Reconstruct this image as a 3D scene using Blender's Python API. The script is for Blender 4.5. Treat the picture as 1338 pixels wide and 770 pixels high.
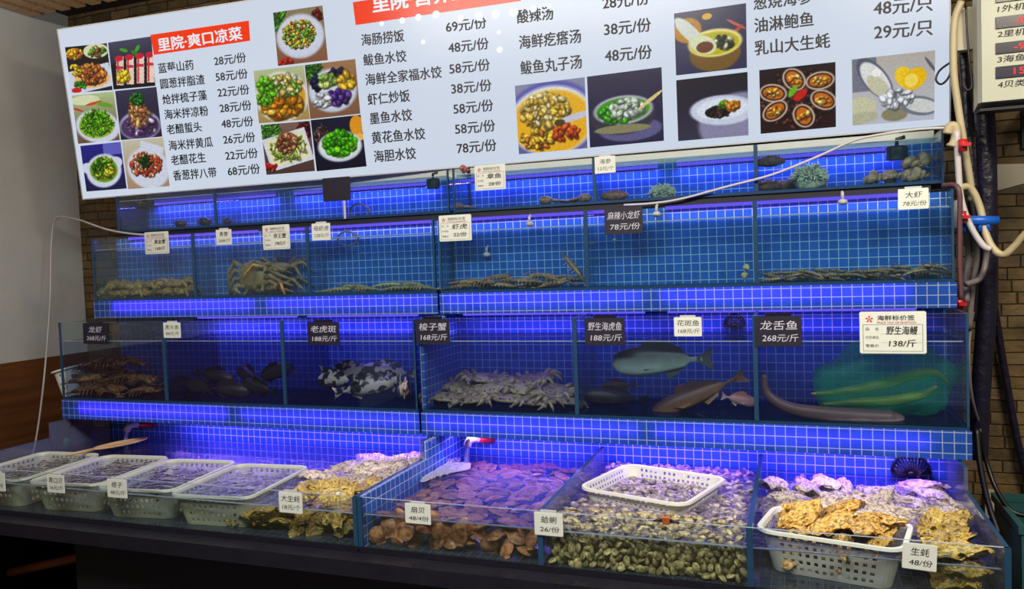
import bpy, math, random
import numpy as np
from mathutils import Vector, Matrix, Euler

SC = bpy.context.scene
COL = SC.collection
for o in list(bpy.data.objects): bpy.data.objects.remove(o)
PI = math.pi
rnd = random.Random(7)
CZ = 1.62                      # camera height; every z below is a height above the floor

# ---------------------------------------------------------------- camera
YAW, PITCH, ROLL, FPX = -0.3477, -0.0422, -0.0365, 1020.3
def cam_axes():
    f = np.array([math.sin(YAW)*math.cos(PITCH), math.cos(YAW)*math.cos(PITCH), math.sin(PITCH)])
    r = np.array([math.cos(YAW), -math.sin(YAW), 0.0]); u = np.cross(r, f)
    c, s = math.cos(ROLL), math.sin(ROLL)
    return c*r+s*u, -s*r+c*u, f
CR, CU, CF = cam_axes()
cam = bpy.data.cameras.new('camera'); cam.sensor_width = 36; cam.lens = FPX*36/1338
cam.clip_start = 0.05
camo = bpy.data.objects.new('camera', cam); COL.objects.link(camo)
camo.matrix_world = Matrix(((CR[0], CU[0], -CF[0], 0), (CR[1], CU[1], -CF[1], 0), (CR[2], CU[2], -CF[2], CZ), (0, 0, 0, 1)))
SC.camera = camo
def ray(px, py): return CF + (px-669)/FPX*CR - (py-385)/FPX*CU
def at(px, py, Y):             # the point of the vertical plane y = Y that a pixel of the photograph shows
    d = ray(px, py); d = d*(Y/d[1]); return np.array([d[0], d[1], d[2]+CZ])
def atz(px, py, z):
    d = ray(px, py); d = d*((z-CZ)/d[2]); return np.array([d[0], d[1], d[2]+CZ])

# ---------------------------------------------------------------- render look, world, room lights
SC.view_settings.view_transform = 'Standard'; SC.view_settings.look = 'None'
SC.view_settings.gamma = 1; SC.view_settings.use_curve_mapping = False
SC.view_settings.exposure = 0.0
SC.cycles.use_denoising = True
SC.cycles.max_bounces = 10; SC.cycles.diffuse_bounces = 3; SC.cycles.glossy_bounces = 3
SC.cycles.transmission_bounces = 4; SC.cycles.transparent_max_bounces = 40
SC.cycles.sample_clamp_indirect = 4; SC.cycles.caustics_reflective = False; SC.cycles.caustics_refractive = False
w = bpy.data.worlds.new('world'); SC.world = w; w.use_nodes = True
w.node_tree.nodes['Background'].inputs[0].default_value = (0.62, 0.66, 0.8, 1)
w.node_tree.nodes['Background'].inputs[1].default_value = 0.17

BLUE = (0.36, 0.17, 1.0)
def area(name, loc, rot, sx, sy, energy, color, spread=PI):
    l = bpy.data.lights.new(name, 'AREA'); l.shape = 'RECTANGLE'; l.size = sx; l.size_y = sy
    l.energy = energy; l.color = color; l.spread = spread
    o = bpy.data.objects.new(name, l); COL.objects.link(o); o.location = loc; o.rotation_euler = rot
    return o
area('ceiling_light', (-1.2, 0.7, 3.2), (math.radians(24), 0, 0), 2.6, 0.5, 120, (1, .93, .82))
area('added_uplight', (-2.9, 2.2, 2.6), (PI, 0, 0), 2.4, 0.4, 34, (1, .92, .8))  # added light aimed up to brighten the ceiling slats, no fitting there
area('ceiling_light', (1.3, 1.4, 3.2), (math.radians(12), math.radians(10), 0), 1.0, 0.6, 95, (1, .88, .68))
LEDGE_W, DECK_W = 1.9, 3.0

# ---------------------------------------------------------------- mesh building
class MB:
    def __init__(s): s.v = []; s.f = []; s.m = []; s.smooth = []
    def add(s, vs, fs, m=0, smooth=False):
        b = len(s.v); s.v += [tuple(map(float, v)) for v in vs]
        for f in fs: s.f.append(tuple(b+i for i in f)); s.m.append(m); s.smooth.append(smooth)
        return s
    def quad(s, a, b, c, d, m=0): return s.add([a, b, c, d], [(0, 1, 2, 3)], m)
    def box(s, x0, x1, y0, y1, z0, z1, m=0, mtop=None, mside=None):
        V = [(x0,y0,z0),(x1,y0,z0),(x1,y1,z0),(x0,y1,z0),(x0,y0,z1),(x1,y0,z1),(x1,y1,z1),(x0,y1,z1)]
        F = [((0,3,2,1),m if mtop is None else mtop), ((4,5,6,7),m if mtop is None else mtop), ((0,1,5,4),m), ((2,3,7,6),m),
             ((1,2,6,5),m if mside is None else mside), ((3,0,4,7),m if mside is None else mside)]
        b = len(s.v); s.v += V
        for f, mm in F: s.f.append(tuple(b+i for i in f)); s.m.append(mm); s.smooth.append(False)
        return s
    def rings(s, R, m=0, cap=True, smooth=True, close=True):
        n = len(R[0]); vs = [p for r in R for p in r]; fs = []
        for i in range(len(R)-1):
            for j in range(n if close else n-1):
                k = (j+1) % n; fs.append((i*n+j, i*n+k, (i+1)*n+k, (i+1)*n+j))
        if cap:
            fs.append(tuple(range(n-1, -1, -1))); fs.append(tuple((len(R)-1)*n+j for j in range(n)))
        return s.add(vs, fs, m, smooth)
    def tube(s, pts, r, seg=8, m=0, cap=True):
        pts = [np.array(p, float) for p in pts]; n = len(pts)
        rs = r if hasattr(r, '__len__') else [r]*n
        up = np.array([0, 0, 1.0]); R = []; prev = None
        for i, p in enumerate(pts):
            t = pts[min(i+1, n-1)]-pts[max(i-1, 0)]; t = t/(np.linalg.norm(t)+1e-9)
            a = prev if prev is not None else (up if abs(t[2]) < .9 else np.array([1.0, 0, 0]))
            x = a - t*(a@t); x /= np.linalg.norm(x)+1e-9; prev = x; y = np.cross(t, x)
            R.append([p + rs[i]*(math.cos(q)*x+math.sin(q)*y) for q in np.linspace(0, 2*PI, seg, endpoint=False)])
        return s.rings(R, m, cap)
    def ell(s, c, r, seg=12, rg=8, m=0, fn=None, smooth=True, rot=None):
        R = []; c = np.array(c, float)
        Q = np.array(rot.to_matrix()) if rot is not None else np.eye(3)
        top = []; 
        for i in range(1, rg):
            th = PI*i/rg; ring = []
            for j in range(seg):
                ph = 2*PI*j/seg
                d = np.array([math.sin(th)*math.cos(ph), math.sin(th)*math.sin(ph), -math.cos(th)])
                k = fn(d) if fn else 1
                ring.append(c + Q@(d*np.array(r)*k))
            R.append(ring)
        b = len(s.v); s.rings(R, m, False, smooth)
        for sg, ri in ((-1, 0), (1, rg-2)):
            d = np.array([0, 0, float(sg)]); k = fn(d) if fn else 1
            pole = c + Q@(d*np.array(r)*k); pi = len(s.v); s.v.append(tuple(pole))
            for j in range(seg):
                a, bb = b+ri*seg+j, b+ri*seg+(j+1) % seg
                s.f.append((pi, bb, a) if sg < 0 else (pi, a, bb)); s.m.append(m); s.smooth.append(smooth)
        return s
    def merge(s, o, M=None):
        b = len(s.v)
        for v in o.v: s.v.append(tuple(M @ Vector(v)) if M is not None else v)
        for f, m, sm in zip(o.f, o.m, o.smooth): s.f.append(tuple(b+i for i in f)); s.m.append(m); s.smooth.append(sm)
        return s

OFF = {}
def link_mesh(name, mb, mats, off=(0, 0, 0), uv=None):
    me = bpy.data.meshes.new(name)
    V = np.array(mb.v, float).reshape(-1, 3) - np.array(off)
    me.from_pydata(V.tolist(), [], mb.f)
    for m in (mats if isinstance(mats, (list, tuple)) else [mats]): me.materials.append(m)
    me.polygons.foreach_set('material_index', mb.m); me.polygons.foreach_set('use_smooth', mb.smooth)
    if uv:                     # tile coordinates: one unit per mosaic tile, offset so that the joints fall where they should
        ox, oy, oz, p = uv
        L = me.uv_layers.new(name='UVMap'); W0 = np.array(mb.v, float)
        for poly in me.polygons:
            n = poly.normal
            for li in poly.loop_indices:
                q = W0[me.loops[li].vertex_index]
                if abs(n.y) > .7: t = ((q[0]-ox)/p, (q[2]-oz)/p)
                elif abs(n.x) > .7: t = ((q[1]-oy)/p, (q[2]-oz)/p)
                else: t = ((q[0]-ox)/p, (q[1]-oy)/p)
                L.data[li].uv = t
    me.validate(); me.update()
    return me
def obj(name, mb, mats, parent=None, uv=None, label=None):
    off = OFF.get(parent.name, (0, 0, 0)) if parent else (0, 0, 0)
    o = bpy.data.objects.new(name, link_mesh(name, mb, mats, off, uv)); COL.objects.link(o)
    if parent: o.parent = parent; OFF[o.name] = off
    if label: o['label'] = label
    return o
def tag(o, label, cat, group=None, kind=None):
    o['label'] = label; o['category'] = cat
    if group: o['group'] = group
    if kind: o['kind'] = kind
    return o
def thing(name, label, cat, loc=(0, 0, 0), group=None):
    o = bpy.data.objects.new(name, None); COL.objects.link(o); o.location = tuple(map(float, loc)); o.empty_display_size = .05
    OFF[o.name] = tuple(map(float, loc)); return tag(o, label, cat, group)
def single(name, mb, mats, label, cat, loc=None, group=None, uv=None):     # a thing that is one mesh, origin at its base
    V = np.array(mb.v); 
    if loc is None: loc = ((V[:, 0].min()+V[:, 0].max())/2, (V[:, 1].min()+V[:, 1].max())/2, V[:, 2].min())
    o = bpy.data.objects.new(name, link_mesh(name, mb, mats, loc, uv)); COL.objects.link(o); o.location = tuple(map(float, loc))
    return tag(o, label, cat, group)
def struct(name, mb, mats, uv=None):
    o = obj(name, mb, mats, None, uv); o['kind'] = 'structure'; return o
def copy_tree(o, parent=None):
    c = o.copy(); COL.objects.link(c)
    if parent: c.parent = parent
    for ch in o.children: copy_tree(ch, c)
    return c
def place(o, loc, rot=(0, 0, 0), scale=1.0, label=None, cat=None, group=None):
    o.location = tuple(map(float, loc)); o.rotation_euler = tuple(map(float, rot)); o.scale = (scale,)*3 if not hasattr(scale, '__len__') else scale
    if label: o['label'] = label
    if cat: o['category'] = cat
    if group: o['group'] = group
    return o
class Kind:                    # first use moves the prototype itself, later uses copy it with its parts
    def __init__(s, proto): s.p = proto; s.used = False
    def __call__(s, loc, rot=(0, 0, 0), scale=1.0, label=None, cat=None, group=None):
        o = copy_tree(s.p) if s.used else s.p
        s.used = True
        if 'group' in o and not group: del o['group']
        return place(o, loc, rot, scale, label, cat, group)
def spline(P, n=8):
    P = [np.array(p, float) for p in P]; Q = [2*P[0]-P[1]] + P + [2*P[-1]-P[-2]]; out = []
    for i in range(1, len(Q)-2):
        a, b, c, d = Q[i-1:i+3]
        for t in np.linspace(0, 1, n, endpoint=False):
            out.append(.5*(2*b+(c-a)*t+(2*a-5*b+4*c-d)*t*t+(3*b-a-3*c+d)*t**3))
    out.append(P[-1]); return out

# ---------------------------------------------------------------- materials
def lin(c):
    return tuple((x/255/12.92 if x/255 <= .04045 else ((x/255+.055)/1.055)**2.4) for x in c)
class NT:
    def __init__(s, name):
        s.mat = bpy.data.materials.new(name); s.mat.use_nodes = True; s.t = s.mat.node_tree; s.t.nodes.clear()
        s.out = s.n('ShaderNodeOutputMaterial')
    def n(s, k, **kw):
        x = s.t.nodes.new(k)
        for a, b in kw.items(): setattr(x, a, b)
        return x
    def put(s, node, key, v):
        if hasattr(v, 'is_linked') or isinstance(v, bpy.types.NodeSocket): s.t.links.new(v, node.inputs[key])
        else:
            i = node.inputs[key]
            i.default_value = (*v, 1) if (hasattr(v, '__len__') and len(v) == 3 and i.type == 'RGBA') else v
    def mk(s, k, ins, o=0, **kw):
        x = s.n(k, **kw)
        for a, b in ins.items(): s.put(x, a, b)
        return x.outputs[o]
    def math(s, op, a, b=0.0): return s.mk('ShaderNodeMath', {0: a, 1: b}, operation=op)
    def mix(s, f, a, b):
        x = s.n('ShaderNodeMix', data_type='RGBA'); s.put(x, 0, f); s.put(x, 6, a); s.put(x, 7, b); return x.outputs[2]
    def coord(s, k='Object'): return s.n('ShaderNodeTexCoord').outputs[k]
    def noise(s, vec, scale, detail=4, o=0): return s.mk('ShaderNodeTexNoise', {'Vector': vec, 'Scale': scale, 'Detail': detail}, o)
    def ramp(s, f, stops):
        x = s.n('ShaderNodeValToRGB'); e = x.color_ramp.elements
        while len(e) < len(stops): e.new(.5)
        for el, (p, c) in zip(e, stops): el.position = p; el.color = (*c, 1)
        s.put(x, 0, f); return x.outputs[0]
    def principled(s, **kw):
        x = s.n('ShaderNodeBsdfPrincipled')
        for a, b in kw.items(): s.put(x, a.replace('_', ' '), b)
        return x.outputs[0]
    def bump(s, h, strength=.3, dist=.01): return s.mk('ShaderNodeBump', {'Height': h, 'Strength': strength, 'Distance': dist})
    def done(s, shader): s.t.links.new(shader, s.out.inputs[0]); return s.mat

def plain(name, rgb, rough=.5, var=.15, scale=20, metallic=0.0, bump=0.0, rnd_var=0.0, spec=.5):
    t = NT(name); c = lin(rgb); co = t.coord(); nz = t.noise(co, scale)
    col = t.mix(nz, tuple(x*(1-var) for x in c), tuple(min(1, x*(1+var)) for x in c))
    if rnd_var:
        r = t.n('ShaderNodeObjectInfo').outputs['Random']
        hs = t.n('ShaderNodeHueSaturation'); t.put(hs, 'Color', col)
        t.put(hs, 'Value', t.math('ADD', t.math('MULTIPLY', r, 2*rnd_var), 1-rnd_var)); col = hs.outputs[0]
    kw = dict(Base_Color=col, Roughness=rough, Metallic=metallic, Specular_IOR_Level=spec)
    if bump: kw['Normal'] = t.bump(nz, bump, .01)
    return t.done(t.principled(**kw))
def mottled(name, cols, scale=30, rough=.45, bump=.5, rnd_var=.25, stretch=(1, 1, 1), kind='noise', detail=5, spec=.5, dist=.006):
    t = NT(name); co = t.coord()
    r = t.n('ShaderNodeObjectInfo').outputs['Random']
    vec = t.mk('ShaderNodeMapping', {'Vector': co, 'Scale': stretch})
    add = t.n('ShaderNodeVectorMath', operation='ADD'); t.put(add, 0, vec)
    cmb = t.mk('ShaderNodeCombineXYZ', {0: t.math('MULTIPLY', r, 37.0), 1: t.math('MULTIPLY', r, 11.0)}); t.put(add, 1, cmb)
    if kind == 'noise': f = t.noise(add.outputs[0], scale, detail)
    else: f = t.mk('ShaderNodeTexVoronoi', {'Vector': add.outputs[0], 'Scale': scale}, 0)
    n = len(cols); lo, hi = (.3, .72) if kind == 'noise' else (.05, .75)
    col = t.ramp(f, [(lo+(hi-lo)*i/(n-1), lin(c)) for i, c in enumerate(cols)])
    hs = t.n('ShaderNodeHueSaturation'); t.put(hs, 'Color', col)
    t.put(hs, 'Value', t.math('ADD', t.math('MULTIPLY', r, 2*rnd_var), 1-rnd_var))
    return t.done(t.principled(Base_Color=hs.outputs[0], Roughness=rough, Specular_IOR_Level=spec, Normal=t.bump(f, bump, dist)))
def clear(name, tint, ior=1.45, rough=.02, film=None, film_fac=0.0, wave=0, wavestr=.2, boost=1.0):
    t = NT(name); tr = t.mk('ShaderNodeBsdfTransparent', {'Color': tint})
    nor = None
    if wave:
        nz = t.noise(t.coord(), wave, 3); nor = t.bump(nz, wavestr, .02)
    gl = {'Color': (1, 1, 1), 'Roughness': rough}; fr = {'IOR': ior}
    bf = t.n('ShaderNodeNewGeometry').outputs['Backfacing']     # same reflectance from either side of a thin pane
    fr['IOR'] = t.mk('ShaderNodeMapRange', {'Value': bf, 'To Min': ior, 'To Max': 1/ior})
    if nor is not None: gl['Normal'] = nor; fr['Normal'] = nor
    g = t.mk('ShaderNodeBsdfGlossy', gl); f = t.mk('ShaderNodeFresnel', fr)
    if boost != 1: f = t.math('MULTIPLY', f, boost)
    base = tr
    if film_fac:
        d = t.mk('ShaderNodeBsdfDiffuse', {'Color': film})
        base = t.mk('ShaderNodeMixShader', {0: film_fac, 1: tr, 2: d})
    sh = t.mk('ShaderNodeMixShader', {0: f, 1: base, 2: g})
    return t.done(sh)
def mosaic(name, lit=False, dark=False):
    t = NT(name); uv = t.mk('ShaderNodeUVMap', {}, uv_map='UVMap')
    sep = t.n('ShaderNodeSeparateXYZ'); t.put(sep, 0, uv)
    m = None
    for i in (0, 1):
        fr = t.math('FRACT', sep.outputs[i]); a = t.math('ABSOLUTE', t.math('SUBTRACT', fr, .5))
        m = a if m is None else t.math('MAXIMUM', m, a)
    g = t.mk('ShaderNodeMapRange', {'Value': m, 'From Min': .448, 'From Max': .468})
    fl = t.mk('ShaderNodeVectorMath', {0: uv}, operation='FLOOR')
    wn = t.mk('ShaderNodeTexWhiteNoise', {'Vector': fl}, 0)
    tile = t.mix(wn, (.018, .105, .46), (.030, .140, .62))
    col = t.mix(g, (.02, .035, .075), (.06, .08, .12)) if dark else t.mix(g, tile, (.50, .60, .80))
    rough = t.math('ADD', t.math('MULTIPLY', g, .5), .12)
    nor = t.bump(t.math('SUBTRACT', 1.0, g), .4, .003)
    p = t.principled(Base_Color=col, Roughness=rough, Specular_IOR_Level=.5, Normal=nor)
    if lit:
        tr = t.mk('ShaderNodeBsdfTranslucent', {'Color': t.mix(g, (.22, .20, .80), (.60, .62, .95))})
        p = t.mk('ShaderNodeMixShader', {0: .5, 1: p, 2: tr})
    return t.done(p)
def glow(name, rgb, strength):
    t = NT(name); return t.done(t.mk('ShaderNodeEmission', {'Color': rgb, 'Strength': strength}))

M = {}
M['mosaic'] = mosaic('blue_mosaic'); M['mosaic_lit'] = mosaic('blue_mosaic_backlit', True); M['mosaic_floor'] = mosaic('wet_dark_mosaic', dark=True)
M['glass'] = clear('tank_glass', (.93, .97, .97)); M['glass_wet'] = clear('wet_divider_glass', (.74, .80, .90), 1.45, .1, (.26, .30, .46), .22); M['edge'] = plain('glass_edge', (34, 66, 96), .25, .2, 8)
M['rim'] = plain('polished_rim', (150, 165, 185), .2, .2, 8)
M['base'] = plain('tank_base', (22, 56, 88), .3, .3, 8)
M['water_mid'] = clear('tank_water', (.80, .92, .96), 1.2, .03, (.03, .14, .30), .06, boost=.6)
M['top_mid'] = clear('tank_water_surface', (.45, .60, .70), 1.2, .03, (.05, .1, .3), .05, boost=.6)
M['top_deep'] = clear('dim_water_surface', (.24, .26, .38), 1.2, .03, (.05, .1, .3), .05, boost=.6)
M['water_front'] = clear('murky_front', (.98, .97, .86), 1.2, .03, (.20, .18, .08), .07, boost=.4)
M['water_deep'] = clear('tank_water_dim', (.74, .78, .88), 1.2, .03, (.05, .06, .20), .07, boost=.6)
M['water_open'] = clear('open_water', (.72, .72, .82), 1.33, .03, (.10, .09, .26), .08, wave=30, wavestr=.6)
M['stream'] = clear('running_water', (.9, .92, 1), 1.33, .05, (.7, .75, 1), .3, wave=90, wavestr=.6)
M['foam'] = plain('foam', (150, 150, 178), .6, .1, 60)
M['led'] = glow('led_tube_glow', (.16, .10, 1.0), 1.0)
M['led_strong'] = glow('led_tube_strong', (.30, .24, 1.0), 9.0)
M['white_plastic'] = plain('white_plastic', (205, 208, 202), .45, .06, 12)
M['basket'] = plain('pale_plastic', (196, 203, 190), .45, .08, 12)
M['black'] = plain('black_plastic', (16, 14, 22), .4, .3, 20)
M['counter'] = plain('wet_dark_stone', (26, 26, 36), .3, .4, 14, bump=.3)
M['void'] = plain('dark_cabinet', (13, 9, 20), .6, .3, 6)
M['tag_white'] = plain('card_white', (214, 220, 214), .5, .04, 30); M['tag_black'] = plain('card_black', (18, 14, 40), .6, .2, 30)
M['ink'] = plain('ink', (12, 12, 16), .6, .1); M['chalk'] = plain('chalk', (196, 196, 214), .8, .2, 60)
M['ink_red'] = plain('ink_red', (196, 60, 60), .6, .1); M['ink_grey'] = plain('ink_grey', (120, 128, 128), .6, .1)
M['hose'] = plain('white_hose', (190, 186, 190), .4, .08); M['cream'] = plain('cream_hose', (176, 164, 132), .45, .1)
M['grey'] = plain('grey_hose', (112, 104, 104), .5, .15); M['brown_hose'] = plain('brown_hose', (86, 56, 60), .5, .15)
M['red'] = plain('red_plastic', (186, 30, 34), .35, .15); M['bluep'] = plain('blue_plastic', (20, 86, 190), .35, .1)
M['tape'] = plain('black_tape', (24, 20, 38), .35, .5, 30, bump=.6)
M['skin_dark'] = plain('dark_wet', (22, 18, 30), .3, .4, 30)
M['greenp'] = plain('green_plastic', (30, 170, 90), .35, .1)
M['wood'] = mottled('wood', [(170, 132, 94), (206, 168, 126)], 6, .5, .2, 0, (1, 12, 1))
M['bamboo'] = mottled('bamboo', [(176, 140, 92), (206, 176, 128)], 20, .5, .2, 0, (1, 8, 1))
M['plank'] = mottled('orange_wood', [(150, 76, 30), (186, 104, 48)], 8, .5, .2, 0, (1, 10, 1))
M['cab'] = plain('cream_metal', (172, 176, 162), .45, .06, 6); M['screen'] = plain('dark_screen', (34, 34, 54), .25, .1)
M['digit'] = glow('red_digit', (1.0, .03, .03), 2.2)
M['paper'] = plain('old_paper', (186, 180, 160), .7, .08, 8)
M['teal'] = plain('teal_plastic', (40, 84, 84), .4, .15)

def ledger_stone():
    t = NT('ledger_stone_wall'); co = t.coord(); sep = t.n('ShaderNodeSeparateXYZ'); t.put(sep, 0, co)
    warp = t.math('MULTIPLY', t.math('SUBTRACT', t.noise(co, 3, 2), .5), .02)
    zz = t.math('DIVIDE', t.math('ADD', sep.outputs[2], warp), .054); row = t.math('FLOOR', zz)
    r1 = t.mk('ShaderNodeTexWhiteNoise', {'W': row}, 0, noise_dimensions='1D')
    xx = t.math('ADD', t.math('DIVIDE', sep.outputs[0], t.math('ADD', t.math('MULTIPLY', r1, .16), .11)), t.math('MULTIPLY', r1, 53.0)); cell = t.math('FLOOR', xx)
    r2 = t.mk('ShaderNodeTexWhiteNoise', {'Vector': t.mk('ShaderNodeCombineXYZ', {0: cell, 1: row})}, 0)
    col = t.ramp(r2, [(.0, (.055, .042, .034)), (.3, (.15, .112, .07)), (.55, (.20, .155, .10)), (.8, (.12, .10, .085)), (1.0, (.27, .215, .14))])
    nz = t.noise(co, 22, 6); col = t.mix(t.math('MULTIPLY', nz, .95), col, t.ramp(t.noise(co, 9, 5), [(.35, (.06, .045, .03)), (.65, (.24, .18, .11))]))
    ez = t.math('ABSOLUTE', t.math('SUBTRACT', t.math('FRACT', zz), .5)); ex = t.math('ABSOLUTE', t.math('SUBTRACT', t.math('FRACT', xx), .5))
    mo = t.math('MAXIMUM', t.mk('ShaderNodeMapRange', {'Value': ez, 'From Min': .43, 'From Max': .5}), t.mk('ShaderNodeMapRange', {'Value': ex, 'From Min': .475, 'From Max': .5}))
    col = t.mix(t.math('MULTIPLY', mo, .75), col, (.04, .03, .022)); col = t.mk('ShaderNodeHueSaturation', {'Color': col, 'Saturation': 1.5, 'Value': .80})
    h = t.math('ADD', t.math('MULTIPLY', mo, -1.2), t.math('ADD', t.math('MULTIPLY', nz, .8), t.math('MULTIPLY', r2, .8)))
    return t.done(t.principled(Base_Color=col, Roughness=.75, Normal=t.bump(h, .8, .02)))
M['stone'] = ledger_stone()
def wall_paint():
    t = NT('painted_wall'); co = t.coord(); nz = t.noise(co, 1.6, 5); fine = t.noise(co, 60, 4)
    col = t.ramp(nz, [(.3, lin((176, 180, 182))), (.7, lin((196, 200, 202)))])
    return t.done(t.principled(Base_Color=col, Roughness=.75, Normal=t.bump(fine, .15, .004)))
M['paint'] = wall_paint()
M['wainscot'] = mottled('wood_wainscot', [(84, 50, 26), (112, 70, 38)], 3, .45, .1, 0, (1, .3, 8))
M['floor'] = plain('floor_tile', (70, 66, 64), .3, .2, 3)

# ---------------------------------------------------------------- the room
XW, YW = -4.54, 4.0
struct('floor', MB().box(XW-.1, 3, -3, YW+.1, -.1, 0), M['floor'])
struct('wall_back', MB().box(XW-.1, 3, YW, YW+.12, 0, 3.4), M['stone'])
struct('wall_left', MB().box(XW-.1, XW, -1.5, YW, 0, 3.4), M['paint'])
struct('trim_1', MB().box(XW, XW+.012, -1.5, YW, 0, CZ-.507), M['wainscot'])
mb = MB(); mb.box(XW, 3, -3, YW, 3.37, 3.47)
struct('ceiling', mb, M['void'])
mb = MB(); x = XW+.02
while x < 1.2: mb.box(x, x+.075, -1.0, 3.72, 3.285, 3.33); x += .125
o = struct('trim_2', mb, M['wood'])

# ---------------------------------------------------------------- tank rows
P = .036
XD = [-3.56, -2.88, -2.195, -1.505, -.82, -.14, .545]
def led(parent, x0, x1, y, z, energy, rot, w=.012, tube=True):
    a = area('led_light', ((x0+x1)/2, y, z), rot, x1-x0, w, energy, BLUE)
    if tube:
        t = MB().tube([(x0, y, z+.012), (x1, y, z+.012)], .007, 8); obj('led_tube', t, M['led_strong' if z < CZ-.7 else 'led'], parent)
def tank(name_label, x0, x1, divs, yf, yb, z0, z1, wz, wmat, tileside=None, ledge=None, leds=(), deck=(), uvx=0, uvz=0, ybase=None):
    r = thing('fish_tank', name_label, 'fish tank', ((x0+x1)/2, yf, (ledge or z0)))
    g = .008
    obj('base', MB().box(x0, x1, yf, yb, z0, z0+.012), M['base'], r)
    obj('front_glass', MB().box(x0, x1, yf, yf+g, z0+.012, z1, 0, 1, 1), [M['glass'], M['rim']], r)
    for s, xx in (('l', x0), ('r', x1-g)):
        if tileside == s: obj('side_panel', MB().box(xx, xx+.012, yf+g, yb, z0+.012, z1), M['mosaic'], r, (uvx, yf, uvz, P), label='side wall covered in blue mosaic tiles')
        else: obj('side_panel', MB().box(xx, xx+g, yf+g, yb, z0+.012, z1, 0, 1).box(xx, xx+g, yf-.001, yf+g, z0+.012, z1-.001, 1), [M['glass'], M['edge']], r)
    if not ledge: obj('reflection_strip', MB().box(x0, x1, yb+.001, yb+.014, z1-.022, z1+.028), M['white_plastic'], r, label='white strip added for the bright reflection behind the top edge')  # added strip, its white stands for the reflected glow above the water
    for d in divs: obj('divider', MB().box(d-.006, d+.006, yf+g, yb-.03, z0+.012, z1-.002, 0, 1).box(d-.008, d+.008, yf-.0015, yf+g-.001, z0+.012, z1-.001, 1), [M['glass'], M['edge']], r)
    obj('tiled_back', MB().box(x0, x1, yb, yb+.015, z0, z1-(.0 if ledge else .023)), M['mosaic'], r, (uvx, yf, uvz, P))
    xs = [x0+g] + sorted(divs) + [x1-g]
    for a, b in zip(xs[:-1], xs[1:]):
        obj('water', MB().box(a+.008, b-.008, yf+g+.003, yb-.004, z0+.014, wz, 0, 1), [wmat, M['top_mid' if wmat == M['water_mid'] else 'top_deep']], r)
        obj('water_line', MB().box(a+.007, b-.007, yf+g+.0005, yf+g+.003, wz-.001, wz+.0025), M['rim'], r)
    if ledge:
        zb, zt = ledge, z0
        obj('tiled_ledge', MB().box(x0-.006, x1+.006, yf-.004, yf-.001, zb, zt), M['mosaic_lit'], r, (uvx, yf, uvz, P), label='front ledge of backlit blue mosaic')
        obj('ledge_floor', MB().box(x0, x1, yf-.001, yb+.012, zb+.001, zb+.006), M['base'], r)
        for a, b, zz in leds: led(r, a, b, yf+.022, zz, LEDGE_W, (-PI/2, 0, 0), tube=False)
    for a, b, y, z, e in deck: led(r, a, b, y, z, e, (0, 0, 0))
    return r
GX = .018
Z1b, Z1t, Z2b, Z2t, Z3b, Z3t = CZ+.24, CZ+.443, CZ-.132, CZ+.205, CZ-.627, CZ-.229
L, R = (XD[0], XD[3]-GX), (XD[3]+.004, XD[6])
def ax(px, py, Y): return float(at(px, py, Y)[0])
# row 1 (top), row 2, row 3; left and right unit each
zz2, zz3 = CZ-.162, CZ-.668
def segs(pix, y, Y): return [(ax(a, y, Y), ax(b, y, Y)) for a, b in pix]
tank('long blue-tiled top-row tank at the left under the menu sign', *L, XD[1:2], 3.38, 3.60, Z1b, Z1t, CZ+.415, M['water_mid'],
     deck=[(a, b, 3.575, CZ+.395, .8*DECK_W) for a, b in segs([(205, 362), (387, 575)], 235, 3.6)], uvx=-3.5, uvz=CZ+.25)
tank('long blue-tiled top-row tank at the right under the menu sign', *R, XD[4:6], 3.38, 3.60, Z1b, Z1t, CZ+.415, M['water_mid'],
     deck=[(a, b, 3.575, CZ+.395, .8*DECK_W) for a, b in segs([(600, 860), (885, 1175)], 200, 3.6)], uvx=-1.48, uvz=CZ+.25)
tank('left half of the second row of tanks, holding crabs behind price cards', *L, XD[1:3], 3.20, 3.362, Z2b, Z2t, CZ+.142, M['water_mid'],
     ledge=CZ-.225, leds=[(a, b, zz2) for a, b in segs([(150, 330), (350, 562)], 400, 3.2)],
     deck=[(a, b, 3.34, CZ+.19, .16*DECK_W) for a, b in segs([(160, 330), (350, 562)], 300, 3.3)], uvx=-3.5241, uvz=CZ-.1475)
tank('right half of the second row of tanks, with shrimp along its floor', *R, XD[4:6], 3.20, 3.362, Z2b, Z2t, CZ+.142, M['water_mid'],
     ledge=CZ-.225, leds=[(a, b, zz2) for a, b in segs([(583, 835), (868, 1185)], 395, 3.2)],
     deck=[(a, b, 3.34, CZ+.19, .16*DECK_W) for a, b in segs([(590, 835), (868, 1185)], 280, 3.3)], uvx=-1.4892, uvz=CZ-.1423)
tank('left half of the third row of tanks, with dark lobsters and spotted fish', *L, XD[1:3], 2.97, 3.355, Z3b, Z3t, CZ-.325, M['water_deep'],
     ledge=CZ-.725, leds=[(a, b, zz3) for a, b in segs([(106, 296), (316, 543)], 540, 2.97)],
     deck=[(a, b, 3.25, CZ-.242, .9*DECK_W) for a, b in segs([(250, 380), (395, 540)], 420, 3.2)], uvx=-3.5543, uvz=CZ-.6332)
tank('right half of the third row of tanks, with big fish and a green net', *R, XD[4:6], 2.97, 3.355, Z3b, Z3t, CZ-.325, M['water_deep'], 'l',
     ledge=CZ-.725, leds=[(a, b, zz3) for a, b in segs([(561, 831), (858, 1212)], 560, 2.97)],
     deck=[(a, b, 3.25, CZ-.242, .9*DECK_W) for a, b in segs([(600, 840), (870, 1200)], 415, 3.2)], uvx=-1.4818, uvz=CZ-.6327)

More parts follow.
